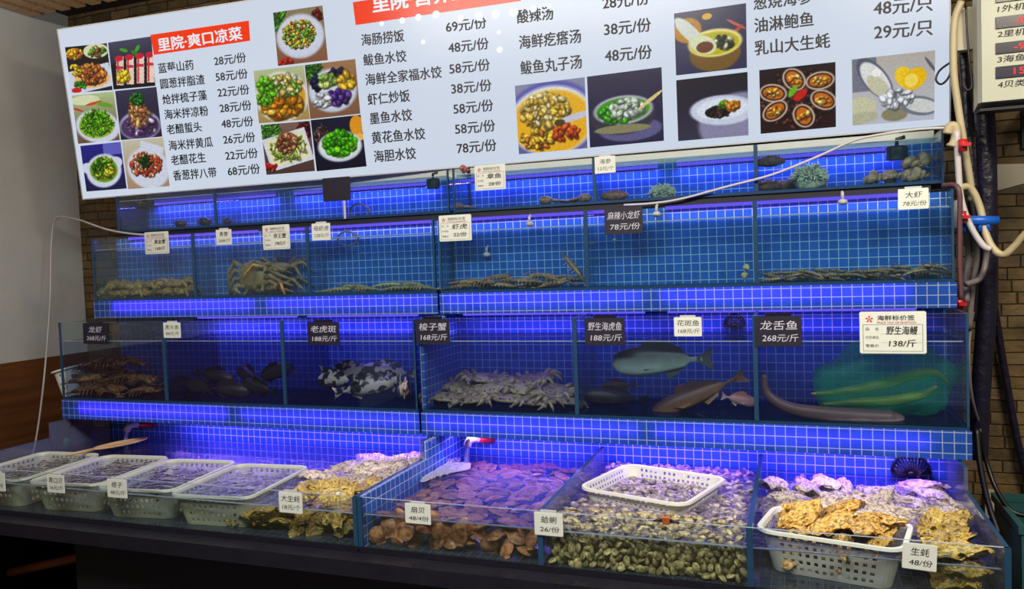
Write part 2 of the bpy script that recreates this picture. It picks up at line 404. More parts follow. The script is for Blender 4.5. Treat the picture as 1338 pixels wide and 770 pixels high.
# row 4: open counter tanks
Z4b, Z4t, W4 = CZ-1.0, CZ-.805, CZ-.868
def open_tank(label, x0, x1, divs, yf, yb, tile_l, uvx):
    r = thing('counter_tank', label, 'fish tank', ((x0+x1)/2, yf, Z4b)); g = .008
    obj('base', MB().box(x0, x1, yf, yb, Z4b, Z4b+.012), M['mosaic_floor'], r, (uvx, yf, Z4b, P))
    obj('front_glass', MB().box(x0, x1, yf, yf+g, Z4b+.012, Z4t, 0, 1, 1), [M['glass'], M['rim']], r)
    obj('bottom_seal', MB().box(x0, x1, yf-.003, yf, Z4b, Z4b+.020), M['counter'], r)
    def side(xx, tile):
        m = MB().box(xx, xx+.012, yf+g, 2.88, Z4b+.012, Z4t, 0, 1).box(xx, xx+.012, 2.88, yb, Z4b+.012, CZ-.73, 0, 1)
        if tile: obj('side_panel', m, [M['mosaic'], M['mosaic']], r, (uvx, yf, CZ-.805, P), label='side wall covered in blue mosaic tiles')
        else: obj('side_panel', m, [M['glass_wet'], M['edge']], r)
    side(x0, tile_l); side(x1-.012, False)
    for d in divs: obj('divider', MB().box(d-.007, d+.007, yf+g, yb-.01, Z4b+.012, Z4t, 0, 1).box(d-.009, d+.009, yf-.0015, yf+g, Z4b+.012, Z4t-.001, 1), [M['glass_wet'], M['edge']], r)
    obj('corner_strip', MB().box(x0-.002, x0+.014, yf-.002, yf+g, Z4b+.012, Z4t), M['edge'], r)
    obj('corner_strip', MB().box(x1-.014, x1+.002, yf-.002, yf+g, Z4b+.012, Z4t), M['edge'], r)
    obj('tiled_back', MB().box(x0, x1, yb, yb+.015, Z4b, CZ-.726), M['mosaic'], r, (uvx, yf, CZ-.77, P))
    xs = [x0+.012] + sorted(divs) + [x1-.012]
    for a, b in zip(xs[:-1], xs[1:]):
        obj('water', MB().quad((a+.008, yf+g+.002, W4), (b-.008, yf+g+.002, W4), (b-.008, yb-.002, W4), (a+.008, yb-.002, W4)), M['water_open'], r)
        obj('water_face', MB().quad((a+.004, yf+g+.002, Z4b+.014), (b-.004, yf+g+.002, Z4b+.014), (b-.004, yf+g+.002, W4-.001), (a+.004, yf+g+.002, W4-.001)), M['water_front'], r)
        obj('water_line', MB().box(a+.007, b-.007, yf+g, yf+g+.003, W4-.001, W4+.003), M['rim'], r)
    return r
t4 = open_tank('open counter tank at the left holding baskets and oysters', -3.56, -1.462, [], 2.35, 3.25, False, -3.5)
for a, b in ((-3.0, -2.35), (-2.3, -1.6)): led(t4, a, b, 3.1, CZ-.748, DECK_W, (math.radians(10), 0, 0))
t5 = open_tank('open counter tank at the right holding scallops, clams and oysters', -1.455, .522, [-.785, -.139], 2.35, 3.25, True, -1.45)
for a, b in ((-1.4, -.85), (-.75, -.2), (-.1, .45)): led(t5, a, b, 3.1, CZ-.748, DECK_W, (math.radians(10), 0, 0))

# carcass behind the tanks and the dark counter below
ca = thing('display_stand', 'dark stand carrying the stepped tanks against the stone wall', 'stand', (-1.5, 3.5, 0))
obj('rear_frame', MB().box(-3.5, .50, 3.39, 3.615, 0, Z1b-.002), M['void'], ca)
obj('cabinet', MB().box(-2.86, .53, 2.40, 3.38, 0, Z4b-.058), M['void'], ca)
obj('counter_slab', MB().box(-3.75, .56, 2.27, 3.38, Z4b-.056, Z4b-.001), M['counter'], ca)
obj('rear_frame', MB().box(-3.5, .50, 3.275, 3.388, Z4b, CZ-.73), M['void'], ca)
obj('end_panel', MB().box(-3.75, -3.72, 2.40, 3.38, 0, Z4b-.058).box(-3.72, -2.86, 3.34, 3.38, 0, Z4b-.058), M['void'], ca)
p0, p1 = at(-60, 764, 2.75), at(100, 729, 2.75); p2 = p0+(p0-p1)*((p0[2]-.022)/(p1[2]-p0[2])); p3 = p1+(p1-p0)*.3
single('wooden_pole', MB().tube([p2, p0, p1, p3], .022, 10), M['plank'], 'orange wooden pole slanting in the dark space under the counter', 'pole')

# ---------------------------------------------------------------- lettering
_tc = bpy.data.curves.new('glyphs', 'FONT'); _to = bpy.data.objects.new('glyphs', _tc); _cache = {}
def glyphs(s, weight=0.0, res=3):
    k = (s, weight, res)
    if k not in _cache:
        _tc.body = s; _tc.resolution_u = res; _tc.offset = weight
        me = bpy.data.meshes.new_from_object(_to)
        V = np.array([v.co[:] for v in me.vertices]); F = [tuple(p.vertices) for p in me.polygons]
        bpy.data.meshes.remove(me)
        V = V[:, :2]; V = V-V.min(0); _cache[k] = (V/V.max(0), float(V[:, 0].max()/V[:, 1].max()), F)
    return _cache[k]
def put_text(mb, s, o, ex, ey, width, height=None, weight=0.0, m=0, slant=0.0, res=3):
    V, asp, F = glyphs(s, 0.0, res); h = height or width/asp
    o, ex, ey = np.array(o), np.array(ex), np.array(ey); nz = np.cross(ex, ey)
    for k, (dx, dy) in enumerate(((0, 0), (1, 0), (.5, .6)) if weight else ((0, 0),)):      # struck again, a hair to the side: bolder strokes
        q = o + ex*(dx-.5)*weight*h + ey*(dy-.3)*weight*h + nz*k*.00008
        mb.add([q + ex*((v[0])*width+slant*v[1]*h) + ey*(v[1]*h) for v in V], F, m)

# ---------------------------------------------------------------- the backlit menu sign
SU = np.array([.9956, .0930, .0150]); SU /= np.linalg.norm(SU)
SV = np.array([-.006, -.102, .995]); SV -= SU*(SU@SV); SV /= np.linalg.norm(SV)
SN = np.cross(SU, SV)
SP = at(660, 214.5, 3.62)
CAMP = np.array([0, 0, CZ])
def sg(px, py):
    d = ray(px, py); t = ((SP-CAMP)@SN)/(d@SN); q = CAMP+d*t-SP; return np.array([q@SU, q@SV])
def spt(a, b, e=0.0): return SP+SU*a+SV*b+SN*e
def backlit(name, rgb=None, s=1.0, sheen=.12):
    t = NT(name)
    c = rgb if rgb is not None else t.n('ShaderNodeVertexColor', layer_name='Col').outputs[0]
    e = t.mk('ShaderNodeEmission', {'Color': c, 'Strength': s})
    g = t.mk('ShaderNodeBsdfGlossy', {'Color': (1, 1, 1), 'Roughness': .25})
    return t.done(t.mk('ShaderNodeMixShader', {0: .03, 1: e, 2: g}))
SIGN_S = .80
M['sign_white'] = backlit('backlit_film', (.76, .85, 1.0), SIGN_S)
M['sign_photo'] = backlit('backlit_print', None, SIGN_S*1.12)
M['sign_red'] = backlit('backlit_red', lin((255, 62, 20)), SIGN_S*1.1)
M['sign_ink'] = plain('print_black', (34, 34, 40), .5, .1); M['sign_letter'] = backlit('backlit_white_letter', (.9, .93, 1), .9)
sign = thing('menu_sign', 'large backlit menu board with food photos and prices above the tanks', 'sign', spt(0, 0))
A0, A1, B1 = -2.503, 1.972, .944
def slab(mb, a0, a1, b0, b1, e0, e1, m=0, mfront=None):
    V = [spt(a, b, e) for e in (e0, e1) for a, b in ((a0, b0), (a1, b0), (a1, b1), (a0, b1))]
    mb.add(V, [(0, 3, 2, 1)], m); mb.add(V, [(4, 5, 6, 7)], m if mfront is None else mfront)
    mb.add(V, [(0, 1, 5, 4), (1, 2, 6, 5), (2, 3, 7, 6), (3, 0, 4, 7)], m); return mb
M['alu'] = plain('white_aluminium', (190, 194, 200), .4, .06)
obj('housing', slab(MB(), A0, A1, 0, B1, -.075, -.071), M['alu'], sign)
fr = MB()
for a0, a1, b0, b1 in ((A0, A1, 0, .006), (A0, A1, B1-.006, B1), (A0, A0+.006, .006, B1-.006), (A1-.006, A1, .006, B1-.006)): slab(fr, a0, a1, b0, b1, -.071, .002)
obj('frame', fr, M['alu'], sign)
obj('light_panel', MB().quad(spt(A0+.006, .006), spt(A1-.006, .006), spt(A1-.006, B1-.006), spt(A0+.006, B1-.006)), M['sign_white'], sign)
# glow of the LEDs behind the film, put as bright discs on its face
M['hot'] = glow('sign_glow_spot', (.97, .99, 1), 2.0); M['hot_halo'] = glow('sign_glow_halo', (.86, .93, 1), 1.05)
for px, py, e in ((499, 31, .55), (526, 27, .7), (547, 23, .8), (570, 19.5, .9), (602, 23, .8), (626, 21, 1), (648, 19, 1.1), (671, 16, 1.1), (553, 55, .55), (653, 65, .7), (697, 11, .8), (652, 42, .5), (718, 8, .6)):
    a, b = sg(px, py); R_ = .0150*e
    for rr_, ee, mm in ((R_*1.5, .0018, M['hot_halo']), (R_, .0022, M['hot'])):
        obj('led_glow_disc', MB().add([spt(a+rr_*math.cos(q), b+rr_*math.sin(q), ee) for q in np.linspace(0, 2*PI, 24, endpoint=False)], [tuple(range(24))]), mm, sign)

def quadpanel(name, corners, e, m, img=None, n=2):
    c = [sg(*p) for p in corners]; vs = []; fs = []                      # TL TR BR BL
    for i in range(n):
        for j in range(n):
            u, v = j/(n-1), i/(n-1); q = (c[0]*(1-u)+c[1]*u)*(1-v)+(c[3]*(1-u)+c[2]*u)*v; vs.append(spt(q[0], q[1], e))
    for i in range(n-1):
        for j in range(n-1): k = i*n+j; fs.append((k+n, k+n+1, k+1, k))
    o = obj(name, MB().add(vs, fs), m, sign)
    if img is not None:
        at_ = o.data.attributes.new('Col', 'FLOAT_COLOR', 'POINT')
        rgba = np.ones((n*n, 4)); rgba[:, :3] = img.reshape(-1, 3); at_.data.foreach_set('color', rgba.ravel())
    return o
quadpanel('header_panel', [(196.7, 45.6), (325.3, 27), (327, 53.3), (201.3, 71.9)], .0012, M['sign_red'])
hb = [(461, 3), (676, -31), (681, 1.2), (464.9, 32.9)]
quadpanel('header_panel', hb, .0012, M['sign_red'])
def line(mb, s, l, r, hpx, weight=.05, e=.0016):
    a, b = sg(*l), sg(*r); d = b-a; w_ = np.linalg.norm(d); ex = SU*d[0]/w_+SV*d[1]/w_; ey = np.cross(SN, ex)
    h = np.linalg.norm(sg(l[0], l[1]-hpx)-a)
    put_text(mb, s, spt(a[0], a[1], e), ex, ey, w_, h, weight)
hd = MB(); line(hd, '里院·爽口凉菜', (208, 67.5), (317, 51.5), 17, .07); obj('header_lettering', hd, M['sign_letter'], sign)
hd = MB(); line(hd, '里院·营养主食', (488, 17), (640, -6), 24, .07); obj('header_lettering', hd, M['sign_letter'], sign)
names1 = [('蓝莓山药', (207.9, 96), (253.5, 91)), ('圆葱拌脂渣', (210.7, 116.4), (268.2, 110)), ('炝拌梳子藻', (213.5, 137), (271, 130.5)), ('海米拌凉粉', (216, 156.4), (272.8, 151)),
 ('老醋蜇头', (218.8, 176), (264.3, 172)), ('海米拌黄瓜', (221.6, 197), (278.7, 191.8)), ('老醋花生', (224.7, 216.3), (269.6, 212)), ('香葱拌八带', (227.5, 236.2), (283.6, 231.4))]
pr1 = [('28', (280.8, 86.4), (322.2, 81)), ('58', (282.9, 107), (324.3, 102.2)), ('22', (285.4, 127.6), (326.4, 123)), ('28', (288.2, 148), (329.2, 143.5)), ('48', (290.3, 168.3), (331.6, 164.5)),
 ('26', (292.7, 189), (334.1, 185.2)), ('22', (295.5, 210), (337.6, 206)), ('68', (298.7, 230.4), (340.4, 226.6))]
names2 = [('海肠捞饭', (473, 60.3), (528.5, 54)), ('鲅鱼水饺', (475.7, 86.6), (531.5, 80.5)), ('海鲜全家福水饺', (478.4, 112), (577.5, 101.5)), ('虾仁炒饭', (481.3, 138), (536, 132.5)),
 ('墨鱼水饺', (484.3, 163), (539, 157.4)), ('黄花鱼水饺', (486.7, 188), (556, 182)), ('海胆水饺', (489.7, 212.4), (544, 207.6))]
pr2 = [('69', (583.5, 43), (636, 36.5)), ('48', (586.5, 70.2), (639, 64)), ('58', (588, 97.7), (640.6, 91.7)), ('38', (590.4, 123.7), (642.7, 118.5)), ('58', (593.4, 150), (645, 144.8)), ('58', (595.5, 176.3), (647.5, 171.4)), ('78', (597.9, 201.6), (649.2, 196.8))]
names3 = [('酸辣汤', (676.3, 31), (723, 25.5)), ('海鲜疙瘩汤', (679, 64.5), (759.4, 55.8)), ('鲅鱼丸子汤', (680.9, 98.2), (760.5, 89.2))]
pr3 = [('28', (788, 12.9), (848.6, 5.4)), ('38', (790, 47.5), (850.7, 40.8)), ('48', (790.8, 81.8), (851.8, 76.3))]
names4 = [('葱烧海参', (984.9, 13.3), (1061, 4.6)), ('油淋鲍鱼', (986, 43), (1063, 33.8)), ('乳山大生蚝', (986.3, 72.6), (1084.3, 62.2))]
pr4 = [('48', (1141.4, 20.9), (1218.5, 14)), ('29', (1142.2, 52.3), (1218.5, 45.8))]
for nm, pr, hn, suf in ((names1, pr1, 13, '元/份'), (names2, pr2, 15.5, '元/份'), (names3, pr3, 18, '元/份'), (names4, pr4, 19, '元/只')):
    for s, l, r in nm: mb = MB(); line(mb, s, l, r, hn); obj('dish_lettering', mb, M['sign_ink'], sign)
    for s, l, r in pr: mb = MB(); line(mb, s+suf, l, r, hn); obj('price_lettering', mb, M['sign_ink'], sign)

# printed food photographs: small painted images, colours in sRGB, U to the right and V downwards in 0..1
NP = 112
UU, VV = np.meshgrid(np.linspace(0, 1, NP), np.linspace(0, 1, NP))
class Pic:
    def __init__(s, top, bot=None, seed=1):
        bot = bot or top; s.r = np.random.RandomState(seed)
        s.a = np.array(top, float)*(1-VV[..., None])+np.array(bot, float)*VV[..., None]
        s.a *= 1+.10*(s.r.rand(NP, NP, 1)-.5)
    def E(s, cx, cy, rx, ry, col, rot=0, soft=.06, grain=.08):
        c, q = math.cos(math.radians(rot)), math.sin(math.radians(rot)); x, y = UU-cx, VV-cy
        d = np.sqrt(((c*x+q*y)/rx)**2+((-q*x+c*y)/ry)**2); k = np.clip((1+soft-d)/(2*soft), 0, 1)[..., None]
        s.a = s.a*(1-k)+k*np.array(col, float)*(1+grain*(s.r.rand(NP, NP, 1)-.5)*2); return s
    def R(s, x0, x1, y0, y1, col, rot=0, grain=.1):
        c, q = math.cos(math.radians(rot)), math.sin(math.radians(rot)); mx, my = (x0+x1)/2, (y0+y1)/2
        x, y = c*(UU-mx)+q*(VV-my), -q*(UU-mx)+c*(VV-my)
        k = ((abs(x) < (x1-x0)/2) & (abs(y) < (y1-y0)/2))[..., None].astype(float)
        s.a = s.a*(1-k)+k*np.array(col, float)*(1+grain*(s.r.rand(NP, NP, 1)-.5)*2); return s
    def B(s, n, cx, cy, rx, ry, r0, r1, cols, asp=1.6):
        r0, r1 = r0*.72, r1*.72
        for _ in range(int(n*1.9)):
            t, q = s.r.rand()*2*PI, math.sqrt(s.r.rand())*.93; c = np.array(cols[s.r.randint(len(cols))], float)*(.8+.4*s.r.rand())
            r = r0+(r1-r0)*s.r.rand(); x, y, ro = cx+rx*q*math.cos(t), cy+ry*q*math.sin(t), s.r.rand()*180
            s.E(x+.004, y+.01, r*asp*1.05, r*1.05, c*.42, ro, .3, .2); s.E(x-.003, y-.004, r*asp*.85, r*.8, c*.95, ro, .35, .2); s.E(x-.3*r, y-.35*r, r*asp*.3, r*.28, np.minimum(255, c*1.25+25), ro, .5)
        return s
    def out(s):
        x = np.clip(s.a, 0, 255)/255; x = x**1.18; return np.where(x <= .04045, x/12.92, ((x+.055)/1.055)**2.4)
Wt, Gn, Or, Rd, Yl, Br, Dk, Pu = (214, 219, 234), (86, 168, 40), (226, 120, 30), (206, 44, 34), (240, 200, 50), (140, 84, 44), (36, 32, 46), (96, 60, 150)
def pics():
    p = Pic((30, 26, 34), (50, 40, 38), 1); p.E(.2, .16, .2, .12, Yl); p.B(14, .2, .16, .2, .1, .03, .05, [Or, Yl]); p.E(.72, .14, .3, .16, (226, 226, 190)); p.B(16, .75, .15, .2, .12, .03, .06, [(220, 220, 150), Br, Gn])
    p.R(-.1, 1.02, .48, .98, Wt, -8); p.E(.55, .72, .42, .2, (240, 190, 120)); p.B(70, .58, .62, .32, .22, .03, .07, [Or, (214, 130, 70), Br, (240, 160, 70)]); p.B(12, .2, .5, .15, .12, .03, .05, [Yl]); p.B(12, .24, .84, .12, .08, .03, .05, [Gn, (60, 120, 30)]); p.E(.14, .95, .12, .06, Rd); yield p
    p = Pic((88, 88, 112), (20, 20, 26), 2); p.E(.5, .72, .62, .36, (26, 24, 32))
    for i in range(4):
        x = .12+.24*i; p.R(x, x+.17, .32+.02*i, .92, (238, 214, 200), 6); p.R(x+.01, x+.06, .36, .9, (216, 80, 90), 6); p.R(x, x+.17, .52, .58, (200, 60, 80), 6); p.E(x+.09, .36, .1, .06, (206, 40, 70))
    p.B(16, .26, .75, .14, .14, .04, .07, [Yl, (250, 220, 40)]); p.E(.34, .2, .1, .035, Gn, 20); p.E(.66, .2, .08, .04, Gn, -50); p.E(.58, .28, .08, .04, (60, 140, 30), 30); yield p
    p = Pic((186, 204, 150), (120, 90, 80), 3); p.E(.3, .12, .35, .1, (220, 226, 190)); p.E(.5, .2, .2, .03, (214, 90, 40), -8); p.E(.1, .3, .14, .02, Rd, 20); p.E(.75, .25, .2, .05, (120, 170, 60), 14)
    p.E(.52, .68, .52, .34, Wt, 8); p.E(.5, .66, .42, .26, (150, 190, 60)); p.B(130, .5, .6, .38, .26, .014, .03, [(110, 190, 20), (150, 216, 40), (80, 150, 16)], 4); yield p
    p = Pic((70, 66, 92), (56, 40, 66), 4); p.E(.5, .74, .5, .3, (170, 170, 200)); p.E(.5, .76, .46, .25, (90, 70, 110)); p.B(40, .52, .72, .38, .2, .04, .08, [(206, 190, 214), (120, 80, 140), (90, 50, 110)]); p.B(45, .5, .48, .22, .24, .03, .07, [(196, 140, 90), (166, 110, 70), (216, 166, 110)], 2.4); p.B(40, .5, .2, .18, .12, .02, .04, [(40, 120, 40), (60, 150, 60)]); yield p
    p = Pic((50, 46, 150), (36, 32, 80), 5); p.R(.55, 1, 0, .25, (110, 110, 200)); p.E(.5, .58, .44, .36, Wt, -10); p.E(.12, .5, .16, .12, Wt, 10); p.E(.82, .42, .16, .12, Wt); p.E(.5, .56, .34, .27, (120, 160, 40)); p.B(60, .5, .52, .28, .22, .03, .05, [(180, 200, 40), (110, 170, 30), (220, 206, 60), (60, 120, 20)], 2.6); yield p
    p = Pic((206, 200, 180), (176, 150, 120), 6); p.E(.55, .6, .5, .42, Wt, 10); p.R(.4, .95, .1, .4, Wt, 20); p.B(120, .5, .52, .4, .28, .03, .055, [(206, 84, 50), (186, 60, 36), (226, 130, 80), (236, 210, 170)], 1.2); p.B(30, .5, .45, .16, .14, .014, .03, [(50, 90, 30), (30, 60, 24)], 3); yield p
    p = Pic((150, 140, 110), (146, 100, 74), 7); p.B(14, .1, .15, .16, .2, .02, .04, [Gn, (40, 100, 40)], 4); p.B(8, .88, .14, .12, .1, .04, .06, [(120, 30, 30)]); p.B(8, .15, .94, .15, .06, .03, .05, [Rd]); p.E(.5, .5, .48, .41, (206, 212, 228)); p.E(.5, .49, .43, .36, Wt); p.B(150, .48, .46, .35, .28, .02, .045, [(130, 190, 60), (226, 190, 60), (190, 90, 50), (90, 160, 40), (236, 216, 110)], 1.2); yield p
    p = Pic((190, 200, 160), (180, 150, 90), 8); p.E(.5, .54, .52, .47, (226, 232, 236)); p.E(.5, .54, .47, .42, (214, 166, 60)); p.B(60, .5, .72, .42, .22, .05, .1, [(226, 160, 40), (236, 190, 80), (206, 130, 30)]); p.B(50, .55, .34, .36, .22, .03, .07, [(226, 226, 190), (140, 190, 70), (236, 210, 120)]); p.B(26, .2, .4, .16, .26, .04, .07, [(120, 200, 50)]); p.B(12, .15, .55, .14, .12, .04, .06, [(130, 210, 50)]); yield p
    p = Pic((170, 130, 94), (140, 104, 76), 9); p.B(22, .12, .12, .2, .16, .02, .04, [(80, 150, 50), (50, 120, 40)], 5); p.E(.5, .52, .48, .4, (200, 208, 224)); p.E(.5, .51, .43, .35, Wt); p.B(14, .6, .2, .16, .08, .05, .07, [(40, 36, 66)], 1.1); p.B(16, .2, .36, .1, .12, .05, .07, [(36, 40, 80)]); p.B(20, .42, .34, .2, .12, .05, .07, [(150, 190, 90), (190, 210, 120)]); p.B(16, .78, .38, .14, .14, .06, .09, [(236, 190, 60)]); p.B(22, .6, .66, .24, .12, .06, .09, [Pu, (140, 90, 190), (70, 44, 120)], 1.1); p.B(20, .28, .68, .16, .12, .04, .07, [(226, 230, 236)]); yield p
    p = Pic((140, 110, 100), (90, 66, 60), 10); p.B(24, .2, .14, .26, .16, .02, .035, [(90, 150, 60)], 5); p.B(12, .86, .16, .14, .14, .05, .07, [(110, 30, 40), (60, 30, 40)]); p.R(.05, .95, .2, .86, (214, 220, 232), -12); p.R(.1, .9, .25, .8, (230, 226, 190), -12); p.B(70, .5, .5, .36, .24, .02, .05, [(200, 210, 110), (226, 220, 160), (150, 180, 70)], 3); p.B(40, .5, .4, .2, .18, .04, .07, [(176, 120, 80), (150, 90, 60), (206, 150, 110)]); p.B(8, .1, .86, .12, .08, .04, .05, [Rd]); yield p
    p = Pic((44, 40, 62), (32, 28, 46), 11); p.B(30, .18, .3, .16, .2, .012, .03, [(120, 90, 90), (90, 70, 60)], 3); p.E(.9, .2, .14, .2, (226, 160, 40)); p.E(.94, .42, .08, .07, (236, 190, 90)); p.E(.52, .56, .44, .3, (206, 214, 226)); p.E(.52, .54, .4, .26, (226, 232, 230)); p.B(70, .52, .5, .34, .24, .05, .09, [(90, 200, 20), (120, 220, 30), (70, 170, 20)], 1.1); yield p
    p = Pic((150, 150, 180), (130, 120, 150), 12); p.E(.5, .55, .66, .56, (96, 96, 180)); p.E(.5, .56, .62, .5, (232, 234, 240)); p.E(.5, .58, .58, .46, (236, 186, 40)); p.B(120, .42, .42, .36, .26, .03, .06, [(240, 206, 110), (236, 190, 60), (246, 226, 160)]); p.B(40, .3, .8, .26, .14, .03, .05, [(226, 140, 60), (240, 200, 60)]); p.B(20, .7, .74, .2, .12, .03, .05, [(214, 90, 30)]); p.E(.84, .54, .24, .05, (206, 206, 220), -12); p.E(.62, .6, .08, .05, (90, 80, 40)); yield p
    p = Pic((60, 54, 84), (56, 50, 84), 13); p.E(.56, .8, .42, .16, (110, 106, 150)); p.E(.46, .6, .44, .26, (70, 66, 80)); p.E(.47, .52, .4, .2, (190, 190, 206)); p.E(.47, .52, .36, .17, (90, 160, 50)); p.B(40, .4, .54, .26, .13, .04, .06, [(100, 200, 50), (70, 180, 30)]); p.B(26, .52, .5, .24, .12, .04, .06, [(226, 236, 230), (200, 220, 190)]); p.E(.84, .42, .2, .025, (226, 206, 140), -35); p.E(.45, .78, .38, .06, (150, 146, 110)); yield p
    p = Pic((66, 64, 98), (60, 58, 96), 14); p.E(.18, .3, .2, .2, (196, 140, 30)); p.E(.18, .28, .1, .1, (66, 64, 98)); p.E(.46, .12, .07, .05, (220, 180, 50)); p.E(.86, .3, .16, .02, (206, 110, 90), 35); p.E(.86, .4, .12, .03, (186, 90, 60), -40); p.E(.56, .72, .36, .28, (130, 100, 40)); p.E(.56, .55, .38, .22, (236, 226, 150)); p.E(.56, .56, .34, .18, (196, 186, 20)); p.B(16, .68, .56, .16, .1, .03, .05, [(90, 110, 40), (220, 220, 180), (50, 60, 30)]); p.E(.2, .32, .1, .3, (216, 222, 214), -38); p.E(.4, .56, .2, .14, (220, 226, 190), 30); p.E(.42, .6, .12, .09, (120, 66, 30)); yield p
    p = Pic((40, 34, 48), (70, 66, 90), 15); p.E(.9, .8, .6, .5, (150, 148, 176)); p.E(.64, .56, .46, .24, (206, 214, 232), 4); p.E(.64, .54, .36, .17, (226, 232, 244)); p.B(50, .57, .58, .17, .08, .02, .04, [(50, 36, 30), (80, 56, 46), (30, 26, 30)]); p.B(10, .66, .47, .06, .04, .03, .05, [(110, 180, 40)]); p.B(14, .78, .5, .1, .06, .03, .05, [(236, 150, 40)]); yield p
    p = Pic((46, 28, 34), (56, 32, 32), 16); p.B(90, .5, .5, .5, .5, .02, .05, [(90, 50, 40), (60, 34, 34), (120, 70, 50)])
    for x, y, ro in ((.46, .2, 60), (.8, .26, -5), (.18, .38, 20), (.84, .56, 40), (.2, .66, -40), (.58, .78, 70)):
        p.E(x, y, .19, .14, (206, 190, 170), ro); p.E(x, y, .165, .115, (70, 40, 34), ro); p.E(x, y, .14, .09, (206, 120, 30), ro); p.B(12, x, y, .1, .06, .02, .04, [(236, 170, 50), (226, 130, 30), (246, 210, 120)])
    p.E(.44, .38, .1, .04, (120, 190, 40), -60); p.E(.54, .45, .11, .06, (206, 40, 30), -45); yield p
    p = Pic((190, 184, 176), (196, 200, 214), 17); p.R(0, .3, 0, .5, (130, 132, 150)); p.E(.28, .32, .15, .36, (96, 100, 120), -30); p.E(.29, .34, .13, .31, (226, 228, 226), -30); p.E(.32, .44, .1, .2, (206, 204, 180), -35); p.E(.3, .24, .06, .06, (240, 240, 240)); p.E(.64, .34, .11, .16, (246, 210, 50), -20); p.E(.76, .38, .13, .17, (240, 196, 30), 30); p.E(.72, .4, .08, .1, (250, 226, 110)); p.E(.13, .72, .17, .14, (206, 206, 176), 20); p.E(.12, .9, .2, .09, (190, 190, 166), -10); p.E(.52, .88, .16, .1, (150, 146, 120)); p.E(.82, .78, .24, .14, (130, 134, 146), 15); p.E(.84, .78, .2, .1, (214, 216, 214), 15); p.B(20, .56, .64, .2, .12, .03, .06, [(226, 232, 240)]); p.E(.95, .2, .02, .14, (110, 110, 120), -30); yield p
PC = [[(85, 61.8), (139.6, 56.4), (147.3, 117.7), (93.3, 121.8)], [(141.3, 55.8), (197.7, 47.6), (203.2, 112.3), (148.6, 117.2)], [(94, 125), (148.6, 119.6), (156.8, 183.2), (102.3, 188)],
 [(150.5, 119), (204.5, 113.6), (212.2, 178.5), (158.2, 183.2)], [(105, 190.8), (157.6, 185.4), (165.8, 246.4), (113.2, 250.5)], [(159, 184.5), (213.3, 179.6), (222, 243.2), (167.7, 247.3)],
 [(357, 16.6), (421.4, 7.1), (428.6, 78.6), (363.4, 86.3)], [(331.4, 92.9), (397, 85.1), (405, 155.7), (338.6, 161.4)], [(398.2, 85.1), (464.3, 77.1), (470.9, 148.6), (405.6, 155.7)],
 [(340.6, 163.4), (405, 158), (411.7, 223.5), (348.4, 228.6)], [(406, 157.1), (471.4, 150), (479.2, 217.5), (414, 224)], [(672.7, 112.3), (764, 100.9), (767.6, 193.6), (678.2, 201.7)],
 [(767, 100.3), (864.4, 87.8), (867.6, 184), (770.9, 193)], [(880.7, 17.7), (974.8, 4.1), (976, 88.6), (883.5, 98.7)], [(883.5, 105), (976.7, 94), (978, 176.7), (886.2, 184.6)],
 [(992, 91.8), (1091.6, 81), (1092.2, 166), (993.9, 175)], [(1112.8, 77.7), (1221.9, 65.8), (1220.5, 156), (1114, 164.4)]]
PL = ['stir-fried meat on a white plate', 'row of red and white rolls on a dark dish', 'green shredded seaweed on a white plate', 'mushrooms and purple onion in a glass bowl', 'yellow and green salad in an eared white bowl', 'peanuts in a white dish',
 'fried rice in a white bowl', 'golden noodle soup', 'plate of rice, purple yam and vegetables', 'shredded salad on a square plate', 'bright green leaves in a white bowl', 'yellow soup in a blue-rimmed bowl', 'grey pot of green and white soup',
 'yellow soup cup with a spoon', 'dark sea cucumber on a white plate', 'six grilled abalones', 'raw oysters with lemon']
for p, c, l in zip(pics(), PC, PL): quadpanel('menu_photo', c, .0010, M['sign_photo'], p.out(), NP, )['label'] = l

